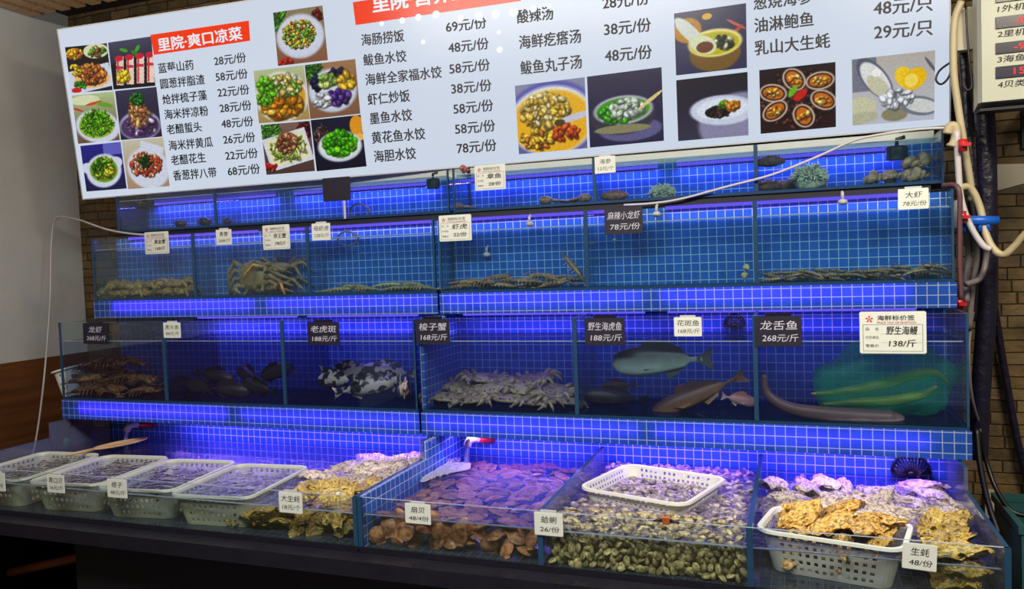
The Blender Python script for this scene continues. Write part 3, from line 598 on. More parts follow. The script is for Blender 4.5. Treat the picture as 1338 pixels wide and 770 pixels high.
# ---------------------------------------------------------------- price cards hung on the tank fronts
EX, EZ = np.array([1.0, 0, 0]), np.array([0, 0, 1.0])
def card(px, py, wpx, hpx, Y, style, lines, label, tilt=0.0, clip=True, name='price_card'):
    c = at(px, py, Y); wd = abs(at(px+wpx/2, py, Y)[0]-at(px-wpx/2, py, Y)[0]); ht = abs(at(px, py-hpx/2, Y)[2]-at(px, py+hpx/2, Y)[2])
    y = Y-.007
    r = thing(name, label, 'price card', (c[0], y, c[2]-ht/2), 'price cards on the tank glass')
    q, sn = math.cos(tilt), math.sin(tilt); ex, ey = np.array([q, 0, sn]), np.array([-sn, 0, q]); o = np.array([c[0], y, c[2]])-ex*wd/2-ey*ht/2
    mb = MB()
    def sl(a0, a1, b0, b1, d0, d1, m=0):
        V = [o+ex*a+ey*b+np.array([0, d, 0]) for d in (d0, d1) for a, b in ((a0, b0), (a1, b0), (a1, b1), (a0, b1))]
        mb.add(V, [(0, 1, 2, 3), (7, 6, 5, 4), (0, 4, 5, 1), (1, 5, 6, 2), (2, 6, 7, 3), (3, 7, 4, 0)], m)
    b = ht*.06; sl(0, wd, b*.3, ht-b*.3, 0, .003); sl(b*.4, wd-b*.4, 0, ht, .0003, .0027)
    black = style == 'black'
    obj('card', mb, M['tag_black' if black else 'tag_white'], r)
    if clip:
        mb = MB(); sl(wd*.22, wd*.78, ht*.985, ht*1.10, .0008, .006); obj('clip', mb, M['alu'] if not black else M['skin_dark'], r)
    if style == 'bulldog':
        pass
    if lines is None: return r
    ink = M['chalk'] if black else M['ink']
    def T(s, x, yb, w_, h_, m, nm, wt=.05, sl_=.12):
        mb = MB(); put_text(mb, s, o+ex*x*wd+ey*yb*ht-np.array([0, .0006, 0]), ex, ey, w_*wd, h_*ht, wt, 0, sl_); obj(nm, mb, m, r)
    if style == 'print':
        T('海鲜标价签', .27, .79, .56, .12, M['ink_grey'] if wpx < 60 else M['ink'], 'printed_title', .04, 0)
        T('PRICE TAG OF SEAFOOD', .27, .715, .58, .045, M['ink_red'], 'printed_title', .05, 0)
        mb = MB(); d = -.0005
        for a0, a1, b0, b1 in ((.05, .95, .055, .065), (.05, .95, .685, .695), (.05, .058, .065, .685), (.942, .95, .065, .685), (.33, .93, .26, .264), (.33, .93, .47, .474)): sl(a0*wd, a1*wd, b0*ht, b1*ht, d, d+.0004)
        obj('printed_frame', mb, M['ink_grey'], r)
        mb = MB(); cx, cy, rr = .15*wd, .82*ht, .07*ht
        for k in range(5):
            t = PI/2+k*2*PI/5; pts = [(0, 0), (rr*math.cos(t-.35), rr*math.sin(t-.35)), (rr*1.3*math.cos(t), rr*1.3*math.sin(t)), (rr*math.cos(t+.35), rr*math.sin(t+.35))]
            mb.add([o+ex*(cx+a)+ey*(cy+bb)-np.array([0, .0005, 0]) for a, bb in pts], [(0, 1, 2, 3)])
        obj('emblem', mb, M['ink_red'], r)
        for k, s in enumerate(('品    名', '计价单位', '零售价')): T(s, .09, .55-.2*k, .2, .075, M['ink_grey'], 'printed_lettering', .03, 0)
        T(lines[0], .40, .45, .46, .2, ink, 'handwriting', .035); T(lines[1], .44, .16, .40, .17, ink, 'handwriting', .035)
    else:
        n = len(lines[0]); w0 = min(.84, .27*n); w1 = min(.78, .14*len(lines[1])+.12)
        T(lines[0], .5-w0/2, .55, w0, .30, ink, 'handwriting', .0); T(lines[1], .5-w1/2+.03, .16, w1, .25, ink, 'handwriting', .0)
    return r
card(641, 232, 40, 33, 3.38, 'print', ('章鱼', '28/份'), 'printed price card for octopus clipped to the top row of tanks', clip=False)
card(791, 215.5, 27, 22, 3.38, 'white', ('海参', '12元/个'), 'small white price card for sea cucumber on the top row of tanks')
card(206, 317.5, 31, 29, 3.20, 'print', ('黄金蟹', '168/斤'), 'printed price card on the second row above the heap of round brown crabs', clip=False)
card(293.5, 310, 20, 20, 3.20, 'white', ('青蟹', '268/斤'), 'small white price card for mud crab above the long-legged crabs')
card(362, 310, 35, 32, 3.20, 'print', ('帝王蟹', '298元/斤'), 'printed price card above the big long-legged crab', clip=False)
card(420.5, 303, 24, 22, 3.20, 'white', ('母虾虎', '128元/斤'), 'small white price card for mantis shrimp just right of a tank divider')
card(595.5, 298, 42, 34, 3.20, 'print', ('虾虎', '22/份'), 'printed price card beside the gap between left and right tanks of the second row', clip=False)
card(815, 288.5, 50, 35, 3.20, 'black', ('麻辣小龙虾', '78元/份'), 'black chalk price card for spicy crayfish on the second row', clip=False)
card(1193, 260, 40, 27, 3.20, 'white', ('大虾', '78元/份'), 'white price card for prawns at the right end of the second row')
card(126, 436, 32, 27, 2.97, 'black', ('龙虾', '268元/斤'), 'small black chalk price card above the heap of dark lobsters', -.02)
card(226, 431.5, 22, 20, 2.97, 'white', ('黑头鱼', '88元/斤'), 'small white price card for black fish on the third row of tanks')
card(423.5, 436, 41, 30, 2.97, 'black', ('老虎斑', '188元/斤'), 'black chalk price card above the spotted groupers')
card(566, 433.5, 44, 33, 2.97, 'black', ('梭子蟹', '168元/斤'), 'black chalk price card at the edge of the swimming crab tank')
card(790.5, 433.5, 52, 36, 2.97, 'black', ('野生海虎鱼', '188元/斤'), 'black chalk price card above the big grey-green fish')
card(899, 427, 36, 25, 2.97, 'white', ('花斑鱼', '168元/斤'), 'white price card for spotted fish above the third row of tanks')
card(1017, 433, 60, 40, 2.97, 'black', ('龙舌鱼', '268元/斤'), 'largest black chalk price card, hung left of the green net')
card(1166, 434.5, 87, 55, 2.97, 'print', ('野生海鳗', '138/斤'), 'largest printed price card, hung above the eel in the green net', clip=False)
card(-4, 629, 24, 24, 2.35, 'white', ('花蛤', '18元/斤'), 'white price card cut by the left border of the view')
card(74.5, 632, 22, 23, 2.35, 'white', ('青口贝', '16元/斤'), 'white price card on the basket of small clams')
card(154.5, 638, 25, 24, 2.35, 'white', ('蛏子', '48元/斤'), 'white price card for razor clams on a pale basket')
card(381, 656.5, 30, 27, 2.35, 'white', ('大生蚝', '18元/个'), 'white price card for big oysters on the left counter tank')
card(547, 671, 33, 26, 2.35, 'white', ('扇贝', '48/4份'), 'white price card for scallops')
card(717.5, 684.5, 37, 30, 2.35, 'white', ('蛤蜊', '26/份'), 'white price card for clams at the tank corner')
card(1201, 727, 45, 34, 2.35, 'white', ('生蚝', '48/份'), 'white price card for oysters in front of the right basket', -.05, clip=False)

# ---------------------------------------------------------------- shells
def oyster_mb(seed, L=.085, W=.048, T=.030):
    r = np.random.RandomState(seed); ph = r.rand(6)*6.28; out = MB()
    n, k = 40, 21
    for sgn, th in ((1, T), (-1, T*.75)):
        R = []
        for i in range(k):
            q = i/(k-1); ring = []
            for j in range(n):
                a = 2*PI*j/n
                base = 1+.10*math.sin(3*a+ph[0])+.07*math.sin(5*a+ph[1])+.05*math.sin(9*a+ph[2])
                x = L*math.cos(a)*base*q*(1+.12*math.sin(a+ph[3])); y = W*math.sin(a)*base*q*(1-.38*math.cos(a))
                saw = (q*5.2+.25*math.sin(3*a+ph[5])+.12*math.sin(7*a+ph[0])) % 1.0
                step = -.0075*saw*sgn*(1 if sgn > 0 else .7) + .006*math.sin(5*a+ph[1])*q*q+.003*math.sin(11*a+8*q+ph[3])
                x *= 1+.05*(saw-.5); y *= 1+.07*(saw-.5)
                z = sgn*th*(1-q**2.2)*(1+.25*math.sin(2*a+ph[2])*q) + step*(.3+q) + .006*math.sin(2*a+ph[0])*q*q
                ring.append((x, y, z + (.0022*sgn if q < 1 else .0015*sgn)))
            R.append(ring)
        if sgn > 0: R = R[::-1]
        out.rings(R, 0, False)
    return out
def clam_mb(L=.017, W=.014, T=.0095):
    out = MB(); n, k = 12, 4
    for sgn in (1, -1):
        R = []
        for i in range(k+1):
            q = i/k; ring = []
            for j in range(n):
                a = 2*PI*j/n; rad = 1-.18*max(0, math.sin(a))**2
                rr = math.sin(q*PI/2); ring.append((L*math.cos(a)*rr, W*math.sin(a)*rr*rad+W*.25*(1-rr), sgn*T*math.cos(q*PI/2)*(1+.03*math.sin(q*20))))
            R.append(ring)
        if sgn > 0: R = R[::-1]
        out.rings(R, 0, False)
    return out
def scallop_mb(Rr=.036, T=.011):
    out = MB(); n, k = 44, 6
    for sgn in (1, -1):
        R = []
        for i in range(k+1):
            q = i/k; ring = []
            for j in range(n):
                a = 2*PI*j/n; rib = math.cos(a*18)
                fan = 1 if math.sin(a) > -.55 else 1-.10*(-math.sin(a)-.55)/.45
                rr = Rr*q*fan*(1+.012*rib*q); z = sgn*T*(1-q*q)*1.0+sgn*.0009*rib*q
                ring.append((rr*math.cos(a), rr*math.sin(a), z+sgn*.0006))
            R.append(ring)
        if sgn > 0: R = R[::-1]
        out.rings(R, 0, False)
    out.box(-.017, .017, -Rr*1.06, -Rr*.82, -.0022, .0022)           # the hinge ears
    return out
M['oyster'] = mottled('oyster_shell', [(44, 34, 22), (150, 122, 52), (196, 170, 92), (104, 96, 74), (190, 180, 150)], 34, .28, 1.0, .3, (1, 1.8, 1.5))
M['oyster_grey'] = mottled('oyster_shell_grey', [(60, 50, 58), (156, 142, 140), (206, 196, 190), (104, 88, 96), (190, 180, 176)], 34, .28, 1.0, .25, (1, 1.8, 1.5))
M['oyster_gold'] = mottled('oyster_shell_gold', [(50, 30, 14), (176, 132, 50), (216, 180, 104), (110, 78, 40), (226, 206, 160)], 34, .22, 1.0, .3, (1, 1.8, 1.5))
M['clam'] = mottled('clam_shell', [(84, 78, 56), (138, 128, 94), (184, 174, 140), (104, 98, 70)], 90, .35, .4, .4)
M['clam_grey'] = mottled('clam_shell_grey', [(70, 62, 70), (140, 130, 134), (186, 178, 176)], 60, .3, .4, .4)
M['clam_dark'] = mottled('clam_shell_dark', [(44, 30, 30), (92, 66, 58), (136, 104, 88)], 60, .35, .4, .4)
M['scallop'] = mottled('scallop_shell', [(92, 54, 42), (150, 96, 70), (186, 140, 110), (124, 74, 56)], 40, .38, .3, .35)
def proto(name, mb, mat, label, cat):
    return Kind(tag(obj(name, mb, mat), label, cat))
def euler_r(flat=.35): return (rnd.uniform(-flat, flat), rnd.uniform(-flat, flat), rnd.uniform(0, 2*PI))
WZ = Z4b+.012
# oysters heaped in the left counter tank: a front slope in the light and a bank behind
oy = [oyster_mb(i, .082+.012*(i % 3), .046+.004*(i % 2)) for i in range(4)]
def kinds(name, mbs, mat, label, cat): return [proto(name, m, mat, label, cat) for m in mbs]
K = kinds('oyster', oy, M['oyster'], 'x', 'oyster'); lab = 'brown oyster in the front heap beside the baskets'
front = []
for lay, (n, z, y0, y1, x0) in enumerate(((10, .03, 2.42, 2.54, -2.04), (9, .062, 2.42, 2.58, -1.96), (9, .092, 2.44, 2.62, -1.86), (7, .122, 2.46, 2.66, -1.76))):
    for i in range(n):
        front.append((x0+(-1.56-x0)*(i+.5)/n+rnd.uniform(-.02, .02), rnd.uniform(y0, y1), WZ+z))
def inside(p, e, x0, x1, y0, k=1.0):
    c_, s_ = abs(math.cos(e[2])), abs(math.sin(e[2])); rx, ry = (.105*c_+.055*s_)*k, (.105*s_+.055*c_)*k
    return (min(max(p[0], x0+rx), x1-rx), max(p[1], y0+ry), p[2]), e
for i, p in enumerate(front): K[i % 4](*inside(p, euler_r(.45), -2.5, -1.475, 2.362), rnd.uniform(.8, 1.05), 'yellow-brown oyster in the heap behind the left counter glass', 'oyster', 'oysters heaped at the front of the left tank')
K = kinds('oyster', oy, M['oyster_grey'], 'x', 'oyster'); i = 0
for a in range(7):
    for b in range(6):
        x, y = -1.88+.062*a+rnd.uniform(-.02, .02), 2.66+.085*b+rnd.uniform(-.02, .02)
        if x < -1.93+(b*.02) or y > 3.18: continue
        K[i % 4]((x, y, WZ+.085+.03*rnd.random()+.012*(a > 2)), euler_r(.3), rnd.uniform(.85, 1.05), 'grey oyster in the blue-lit bank beside the four pale baskets', 'oyster', 'oysters banked at the back of the left tank'); i += 1
# right tank
K = kinds('oyster', oy, M['oyster_grey'], 'x', 'oyster'); i = 0
for a in range(8):
    for b in range(5):
        x, y = -.06+.075*a+rnd.uniform(-.02, .02), 2.74+.09*b+rnd.uniform(-.02, .02)
        K[i % 4]((x, y, WZ+.08+.035*rnd.random()), euler_r(.35), rnd.uniform(.85, 1.05), 'grey oyster in the bank behind the large right basket', 'oyster', 'oysters banked at the back of the right tank'); i += 1
K = kinds('oyster', oy, M['oyster'], 'x', 'oyster'); i = 0
for (x, y, z) in [(.40+.035*(k % 3)+rnd.uniform(-.01, .01), 2.42+.075*(k//3 % 4), WZ+.03+.036*(k//12)) for k in range(48)]:
    K[i % 4](*inside((min(x, .45), y, z), euler_r(.45), -.1, .505, 2.362, .85), rnd.uniform(.7, .85), 'brown oyster wedged between the right basket and the end glass', 'oyster', 'oysters at the right end of the counter'); i += 1

# scallops: piled against the glass and spread below the water
sc = [scallop_mb(.034), scallop_mb(.038), scallop_mb(.031)]
K = kinds('scallop', sc, M['scallop'], 'x', 'scallop'); i = 0
for lay in range(3):
    for k in range(9):
        x = -1.40+.067*k+(.03 if lay % 2 else 0)+rnd.uniform(-.012, .012)
        if x > -.83: continue
        stand = rnd.random() < .55
        rot = (PI/2+rnd.uniform(-.5, .2), rnd.uniform(-.5, .5), rnd.uniform(-.6, .6)) if stand else euler_r(.5)
        K[i % 3]((x, 2.395+rnd.uniform(0, .03)+(0 if stand else .02), WZ+.03+.034*lay+rnd.uniform(-.005, .005)), rot, 1, 'brown scallop piled against the counter glass', 'scallop', 'scallops against the front glass'); i += 1
for a in range(10):
    for b in range(11):
        x, y = -1.39+.062*a+rnd.uniform(-.018, .018), 2.48+.068*b+rnd.uniform(-.02, .02)
        if x > -.83: continue
        K[i % 3]((x, y, WZ+.085+.02*rnd.random()-.0*b), euler_r(.35), 1, 'brown scallop lying under the open water in the middle tank', 'scallop', 'scallops spread under the water'); i += 1

# clams: the three hundred that show largest are things, the bed beneath and behind them is one mass
cl = [clam_mb(.0188, .0155, .0080), clam_mb(.0205, .0165, .0085), clam_mb(.0170, .0145, .0075)]
K = kinds('clam', cl, M['clam'], 'x', 'clam'); i = 0
CX0, CX1 = -.776, -.150
for lay in range(5):
    for k in range(26):
        x = CX0+.014+(CX1-CX0-.028)*(k+.5*(lay % 2))/25.5+rnd.uniform(-.005, .005)
        K[i % 3]((x, 2.382+rnd.uniform(0, .014), WZ+.014+.0235*lay+rnd.uniform(-.004, .004)), (rnd.uniform(0, PI), rnd.uniform(0, PI), rnd.uniform(0, PI)), 1, 'olive clam packed against the front glass of the clam tank', 'clam', 'clams against the front glass'); i += 1
for b in range(7):
    for a in range(24):
        if i >= 298: break
        x, y = CX0+.015+.0252*a+rnd.uniform(-.007, .007), 2.41+.03*b+rnd.uniform(-.008, .008)
        K[i % 3]((min(x, CX1-.02), y, WZ+.108+.012*rnd.random()), euler_r(.7), 1, 'olive clam on the submerged top of the clam bed', 'clam', 'clams on top of the bed'); i += 1
bed = MB()
def strew(mb, proto_mb, n, fx, rotf):
    for _ in range(n):
        p = fx(); e = rotf(); mb.merge(proto_mb, Matrix.Translation(Vector(p)) @ Euler(e).to_matrix().to_4x4())
strew(bed, cl[0], 820, lambda: (rnd.uniform(CX0+.02, CX1-.02), rnd.uniform(2.60, 3.23), WZ+.10+.018*rnd.random()), lambda: euler_r(.6))
strew(bed, cl[0], 140, lambda: (rnd.uniform(CX0+.02, CX1-.02), rnd.uniform(2.41, 2.60), WZ+.085+.01*rnd.random()), lambda: euler_r(.6))
bed.box(CX0+.012, CX1-.012, 2.415, 3.235, WZ+.001, WZ+.092)
o = obj('clam_bed', bed, M['clam_grey']); tag(o, 'mass of grey clams filling the back of the clam tank', 'clams', None, 'stuff')

# ---------------------------------------------------------------- plastic baskets
def basket(label, cx, cy, zb, w, d, h, rot, taper=.86, mat='basket', hole=.020, group=None, tilt=(0, 0)):
    r = thing('plastic_basket', label, 'basket', (0, 0, 0), group)
    def outline(k, n=None):
        W, D, c = w/2*k, d/2*k, .045*k; P_ = []
        def seg(a, b, m): P_.extend([(a[0]+(b[0]-a[0])*t, a[1]+(b[1]-a[1])*t, True) for t in np.linspace(0, 1, m, endpoint=False)])
        def arc(x, y, a0): P_.extend([(x+c*math.cos(a0+t), y+c*math.sin(a0+t), False) for t in np.linspace(0, PI/2, 5, endpoint=False)])
        nx, ny = max(5, int((w-.09)/hole)) | 1, max(5, int((d-.09)/hole)) | 1
        seg((-W+c, -D), (W-c, -D), nx); arc(W-c, -D+c, -PI/2); seg((W, -D+c), (W, D-c), ny); arc(W-c, D-c, 0)
        seg((W-c, D), (-W+c, D), nx); arc(-W+c, D-c, PI/2); seg((-W, D-c), (-W, -D+c), ny); arc(-W+c, -D+c, PI)
        return P_
    rows = max(5, int(h*.92/hole)) | 1; R = []; 
    for i in range(rows+1):
        q = i/rows; k = taper+(1-taper)*q; R.append([(x, y, h*q, s_) for x, y, s_ in outline(k)])
    n = len(R[0]); mb = MB(); mb.v = [tuple(p[:3]) for ring in R for p in ring]
    cnt = 0
    for i in range(rows):
        cnt = 0
        for j in range(n):
            j2 = (j+1) % n; straight = R[i][j][3] and R[i][j2][3]
            cnt = cnt+1 if straight else 0
            if straight and cnt % 2 == 0 and i % 2 == 1 and 0 < i < rows-1: continue
            mb.f.append((i*n+j, i*n+j2, (i+1)*n+j2, (i+1)*n+j)); mb.m.append(0); mb.smooth.append(False)
    mb.f.append(tuple(range(n-1, -1, -1))); mb.m.append(0); mb.smooth.append(False)
    b = obj('basket_body', mb, M[mat], r); md = b.modifiers.new('wall', 'SOLIDIFY'); md.thickness = .0022
    rim = MB(); sec = [(0, 0), (.012, .001), (.013, -.008), (.0105, -.008), (.0095, -.002), (0, -.003)]
    o_ = outline(1.0); rr = []
    for j in range(n):
        x, y, _ = o_[j]; px_, py_, _ = o_[j-1]; nx_, ny_, _ = o_[(j+1) % n]; tx, ty = nx_-px_, ny_-py_; l = math.hypot(tx, ty); ox, oy = ty/l, -tx/l
        rr.append([(x+ox*a, y+oy*a, h+z) for a, z in sec])
    rr.append(rr[0]); rim.rings(rr, 0, False, False); obj('rim', rim, M[mat], r)
    place(r, (cx, cy, zb), (tilt[0], tilt[1], math.radians(rot))); return r
BL_ = [('pale basket at the far left end of the counter, cut by the view border', -3.335, 2.6, 4), ('pale basket of small clams, second from the left end', -2.93, 2.62, 6), ('pale basket holding razor clams, between its neighbours', -2.545, 2.62, 6), ('pale basket beside the heap of brown oysters', -2.16, 2.615, 5)]
for l, x, y, ro in BL_: basket(l, x, y, WZ+.001, .345, .45, .128, ro, .86, 'basket', .0135)
M['basket2'] = plain('white_plastic_basket', (224, 226, 222), .4, .05, 12)
basket('white basket half sunk among the clams in the middle tank', -.50, 2.82, WZ+.095, .40, .36, .068, -17, .92, 'basket2', .0100)
basket('large white basket heaped with golden oysters', .10, 2.575, WZ+.001, .40, .25, .132, -12, .84, 'basket2', .0120)
basket('small white basket tucked beside the left end of the third tank row', -3.72, 3.22, CZ-.73, .13, .16, .24, 10, .8, 'basket2', .016, None, (0, -.25))

# shellfish in the baskets: razor clams, otherwise small clam shapes of no set species
M['shell_dark'] = mottled('dark_shell', [(34, 26, 28), (74, 54, 52), (110, 84, 76)], 40, .3, .3, .4)
razor = MB(); razor.ell((0, 0, 0), (.036, .0085, .0062), 14, 8)
for (l, x, y, ro), (nm, mbs, mat, lab, n) in zip(BL_, (('bivalve', [clam_mb(.02, .015, .013)], M['shell_dark'], 'dark whelk in the leftmost pale basket, under water', 90), ('mollusc', [clam_mb(.019, .016, .011)], M['clam_dark'], 'small dark cockle in the second pale basket', 110),
        ('razor_clam', [razor], M['clam_dark'], 'narrow razor clam lying in the third pale basket', 130), ('grey_shell', [clam_mb(.021, .016, .010)], M['clam_grey'], 'small grey shell in the basket beside the oysters', 110))):
    K = kinds(nm, mbs, mat, 'x', 'shellfish'); q = math.radians(ro)
    for k in range(n):
        u, v = rnd.uniform(-.135, .135), rnd.uniform(-.19, .19)
        K[0]((x+u*math.cos(q)-v*math.sin(q), y+u*math.sin(q)+v*math.cos(q), WZ+.078+.028*rnd.random()), euler_r(.5), 1, lab, 'shellfish', 'shellfish in the pale baskets, '+nm.replace('_', ' '))
K = kinds('basket_clam', [clam_mb(.0165, .0135, .009)], M['clam_grey'], 'x', 'clam')
for k in range(130):
    u, v = rnd.uniform(-.165, .165), rnd.uniform(-.145, .145); q = math.radians(-17)
    K[0]((-.50+u*math.cos(q)-v*math.sin(q), 2.82+u*math.sin(q)+v*math.cos(q), WZ+.112+.012*rnd.random()), euler_r(.6), 1, 'grey clam inside the white basket in the middle tank', 'clam', 'clams in the sunk white basket')
K = kinds('oyster', oy, M['oyster_gold'], 'x', 'oyster'); i = 0; q = math.radians(-12)
for lay, (nx_, ny_, z) in enumerate(((4, 2, .05), (4, 3, .105), (3, 2, .150))):
    for a in range(nx_):
        for b in range(ny_):
            u, v = (a+.5)/nx_*.32-.16+rnd.uniform(-.02, .02), (b+.5)/ny_*.18-.09
            K[i % 4]((.10+u*math.cos(q)-v*math.sin(q), 2.575+u*math.sin(q)+v*math.cos(q), WZ+z+rnd.uniform(0, .02)), euler_r(.55), rnd.uniform(.75, .95), 'golden-brown oyster heaped in the large white basket', 'oyster', 'oysters in the white basket'); i += 1

# ---------------------------------------------------------------- crabs
def crab(name, label, rx, ry, rz, leg, mat, legmat, thick=.006, wide=False, claw=1.0):
    r = thing(name, label, 'crab', (0, 0, 0))
    ph = rnd.random()*6
    def f(d):
        a = math.atan2(d[1], d[0]); k = 1+.05*math.sin(11*a+ph)*(1-abs(d[2]))+.04*math.sin(5*d[0]*3+ph)*d[2]
        if wide: k *= 1+.28*max(0, abs(math.cos(a))-.8)*5*(1-abs(d[2]))
        return k
    obj('carapace', MB().ell((0, 0, rz+.012), (rx, ry, rz), 28, 12, 0, f), mat, r)
    for s in (-1, 1):
        for k in range(4):
            a = math.radians(-28+28*k); x0, y0 = s*rx*.85*math.cos(a), ry*.8*math.sin(a); L_ = leg*(1.05-.08*abs(k-1.2))
            dx, dy = s*math.cos(a*1.1), math.sin(a*1.1); h = rz+.012
            P_ = [(x0, y0, h), (x0+dx*L_*.25, y0+dy*L_*.25, h+L_*.10), (x0+dx*L_*.55, y0+dy*L_*.55, h+L_*.20), (x0+dx*L_*.62, y0+dy*L_*.62, h+L_*.14), (x0+dx*L_*.85, y0+dy*L_*.85, h-.2*L_*.4), (x0+dx*L_, y0+dy*L_, .002)]
            mb = MB()
            mb.tube(P_, [thick, thick*1.25, thick, thick*.8, thick*.75, thick*.15], 8); obj('leg', mb, legmat, r)
        mb = MB(); c = claw; x0 = s*rx*.7
        mb.tube([(x0, -ry*.6, rz+.012), (x0+s*.022*c, -ry*.9, rz+.016), (x0+s*.03*c, -ry-.018*c, rz+.012)], [thick*1.2, thick*1.4, thick*1.3], 8)
        px_, py_ = x0+s*.022*c, -ry-.034*c
        mb.ell((px_, py_, rz+.012), (.011*c, .022*c, .010*c), 12, 8)
        mb.tube([(px_+s*.004*c, py_-.014*c, rz+.012), (px_+s*.004*c, py_-.032*c, rz+.014), (px_-s*.006*c, py_-.046*c, rz+.012)], [.0065*c, .005*c, .0012], 8)
        mb.tube([(px_-s*.006*c, py_-.014*c, rz+.010), (px_-s*.010*c, py_-.028*c, rz+.010), (px_-s*.008*c, py_-.042*c, rz+.011)], [.005*c, .004*c, .0012], 8)
        obj('claw', mb, legmat, r)
        obj('eye', MB().tube([(s*rx*.22, -ry*.85, rz+.018), (s*rx*.24, -ry*1.02, rz+.026)], [.002, .003], 6), M['skin_dark'], r)
    return r
M['crab_brown'] = mottled('brown_crab_shell', [(96, 70, 36), (160, 126, 60), (190, 160, 92)], 34, .35, .5, .15)
M['crab_tan'] = mottled('tan_crab_shell', [(84, 62, 40), (138, 112, 70), (160, 136, 92)], 40, .4, .6, .15)
M['crab_blue'] = mottled('swimming_crab_shell', [(86, 60, 66), (138, 116, 106), (170, 160, 120), (110, 84, 96)], 34, .35, .5, .2)
kb = Kind(crab('brown_crab', 'x', .066, .044, .024, .070, M['crab_brown'], M['crab_brown'], .012, claw=.5))
def floorpt(px, py, Y, z): p = at(px, py, Y); return (p[0], Y, z)
F1, F2, F3 = Z1b+.014, Z2b+.014, Z3b+.014
for k, (px, dz, ro) in enumerate(((152, 0, .1), (182, 0, -.2), (212, .002, .15), (238, 0, -.1), (166, .034, .3), (200, .034, -.3), (230, .038, .2))):
    kb(floorpt(px, 380, 3.288, F2+dz), (.25, rnd.uniform(-.1, .1), ro), .9, 'round brown crab in the heap on the floor of the leftmost second-row tank', 'crab', 'brown crabs in the leftmost tank')
kt = Kind(crab('long_legged_crab', 'x', .082, .072, .030, .20, M['crab_tan'], M['crab_tan'], .0125, claw=.55))
kt(floorpt(362, 376, 3.30, F2+.003), (.15, -.05, -.25), .74, 'tan long-legged crab stretching its legs to the divider, behind the round shell')
kt(floorpt(366, 362, 3.292, F2+.105), (.30, .05, .2), .70, 'tan long-legged crab perched on top of two others')
def facing_crab(label, c):
    r = thing('long_legged_crab', label, 'crab', (0, 0, 0)); m = M['crab_tan']
    obj('carapace', MB().ell((0, 0, 0), (.086, .030, .078), 30, 14, 0, lambda d: 1+.04*math.sin(9*math.atan2(d[2], d[0]))+.05*math.sin(14*d[0]+3)*math.sin(13*d[2])), m, r)
    for k in range(4):
        z0, z1 = .045-.030*k, .030-.031*k
        obj('leg', MB().tube([(.06, 0, z0), (.11, -.012, z0+.016), (.17, -.012, z1), (.235, 0, z1-.022)], [.012, .0125, .010, .003], 10), m, r)
        obj('leg', MB().tube([(-.06, .005, z0), (-.105, -.006, z0+.03-.012*k), (-.145, -.006, z0-.02-.01*k), (-.155+.012*k, 0, -.085)], [.012, .0125, .009, .003], 10), m, r)
    for s_ in (-1, 1): obj('claw', MB().tube([(s_*.04, -.018, -.05), (s_*.075, -.030, -.045), (s_*.085, -.034, -.07), (s_*.055, -.036, -.084)], [.011, .014, .013, .004], 10), m, r)
    place(r, c); return r
facing_crab('big tan crab with its round shell turned to the glass, lowest of the long-legged three', tuple(at(331, 361, 3.262)+np.array([0, 0, 0])))
ks = Kind(crab('swimming_crab', 'x', .086, .054, .017, .060, M['crab_blue'], M['crab_blue'], .009, True, .55))
for k, (px, Y, dz, a, b, ro) in enumerate(((585, 3.05, 0, .15, .1, .3), (622, 3.04, 0, .2, -.1, -.2), (662, 3.05, .002, .1, .1, .2), (703, 3.04, 0, .2, 0, -.3), (732, 3.06, 0, .1, .2, .4), (604, 3.13, .034, .3, .1, -.3), (645, 3.11, .038, .25, -.2, .2), (686, 3.12, .036, .3, .1, .1), (722, 3.13, .036, .2, .2, -.2), (634, 3.16, .072, .2, .1, .4), (700, 3.18, .070, .3, -.1, -.1))):
    ks(floorpt(px, 535, Y+.055, F3+dz), (a, b, ro), 1, 'mottled swimming crab in the pile beside the tiled side wall', 'crab', 'swimming crabs in the third row')

# ---------------------------------------------------------------- fish and other swimmers (head towards +x)
def fish_body(L_, h, wd, n=22, seg=16, bend=0.0, belly=.55):
    R = []
    for i in range(n+1):
        t = i/n; pr = (math.sin(PI*min(1, t**.62*.985+.012)))**.75; pr = max(pr, .16 if t > .5 else .05)
        if t > .86: pr = .17
        hh, ww = h/2*pr, wd/2*max(pr*.95, .05)*(1-.55*max(0, t-.6)/.4)
        x = L_*(.5-t); y = bend*(t*t); ring = []
        for j in range(seg):
            a = 2*PI*j/seg; s = math.sin(a); ring.append((x, y+ww*math.cos(a), hh*s*(1 if s > 0 else belly*1.6)))
        R.append(ring)
    return MB().rings(R, 0)
def fin(pts, y0, th=.0022):
    mb = MB(); n = len(pts); V = [(x, y0-th/2, z) for x, z in pts]+[(x, y0+th/2, z) for x, z in pts]
    F = [tuple(range(n)), tuple(range(2*n-1, n-1, -1))]+[(j, j+n, (j+1) % n+n, (j+1) % n) for j in range(n)]
    return mb.add(V, F)
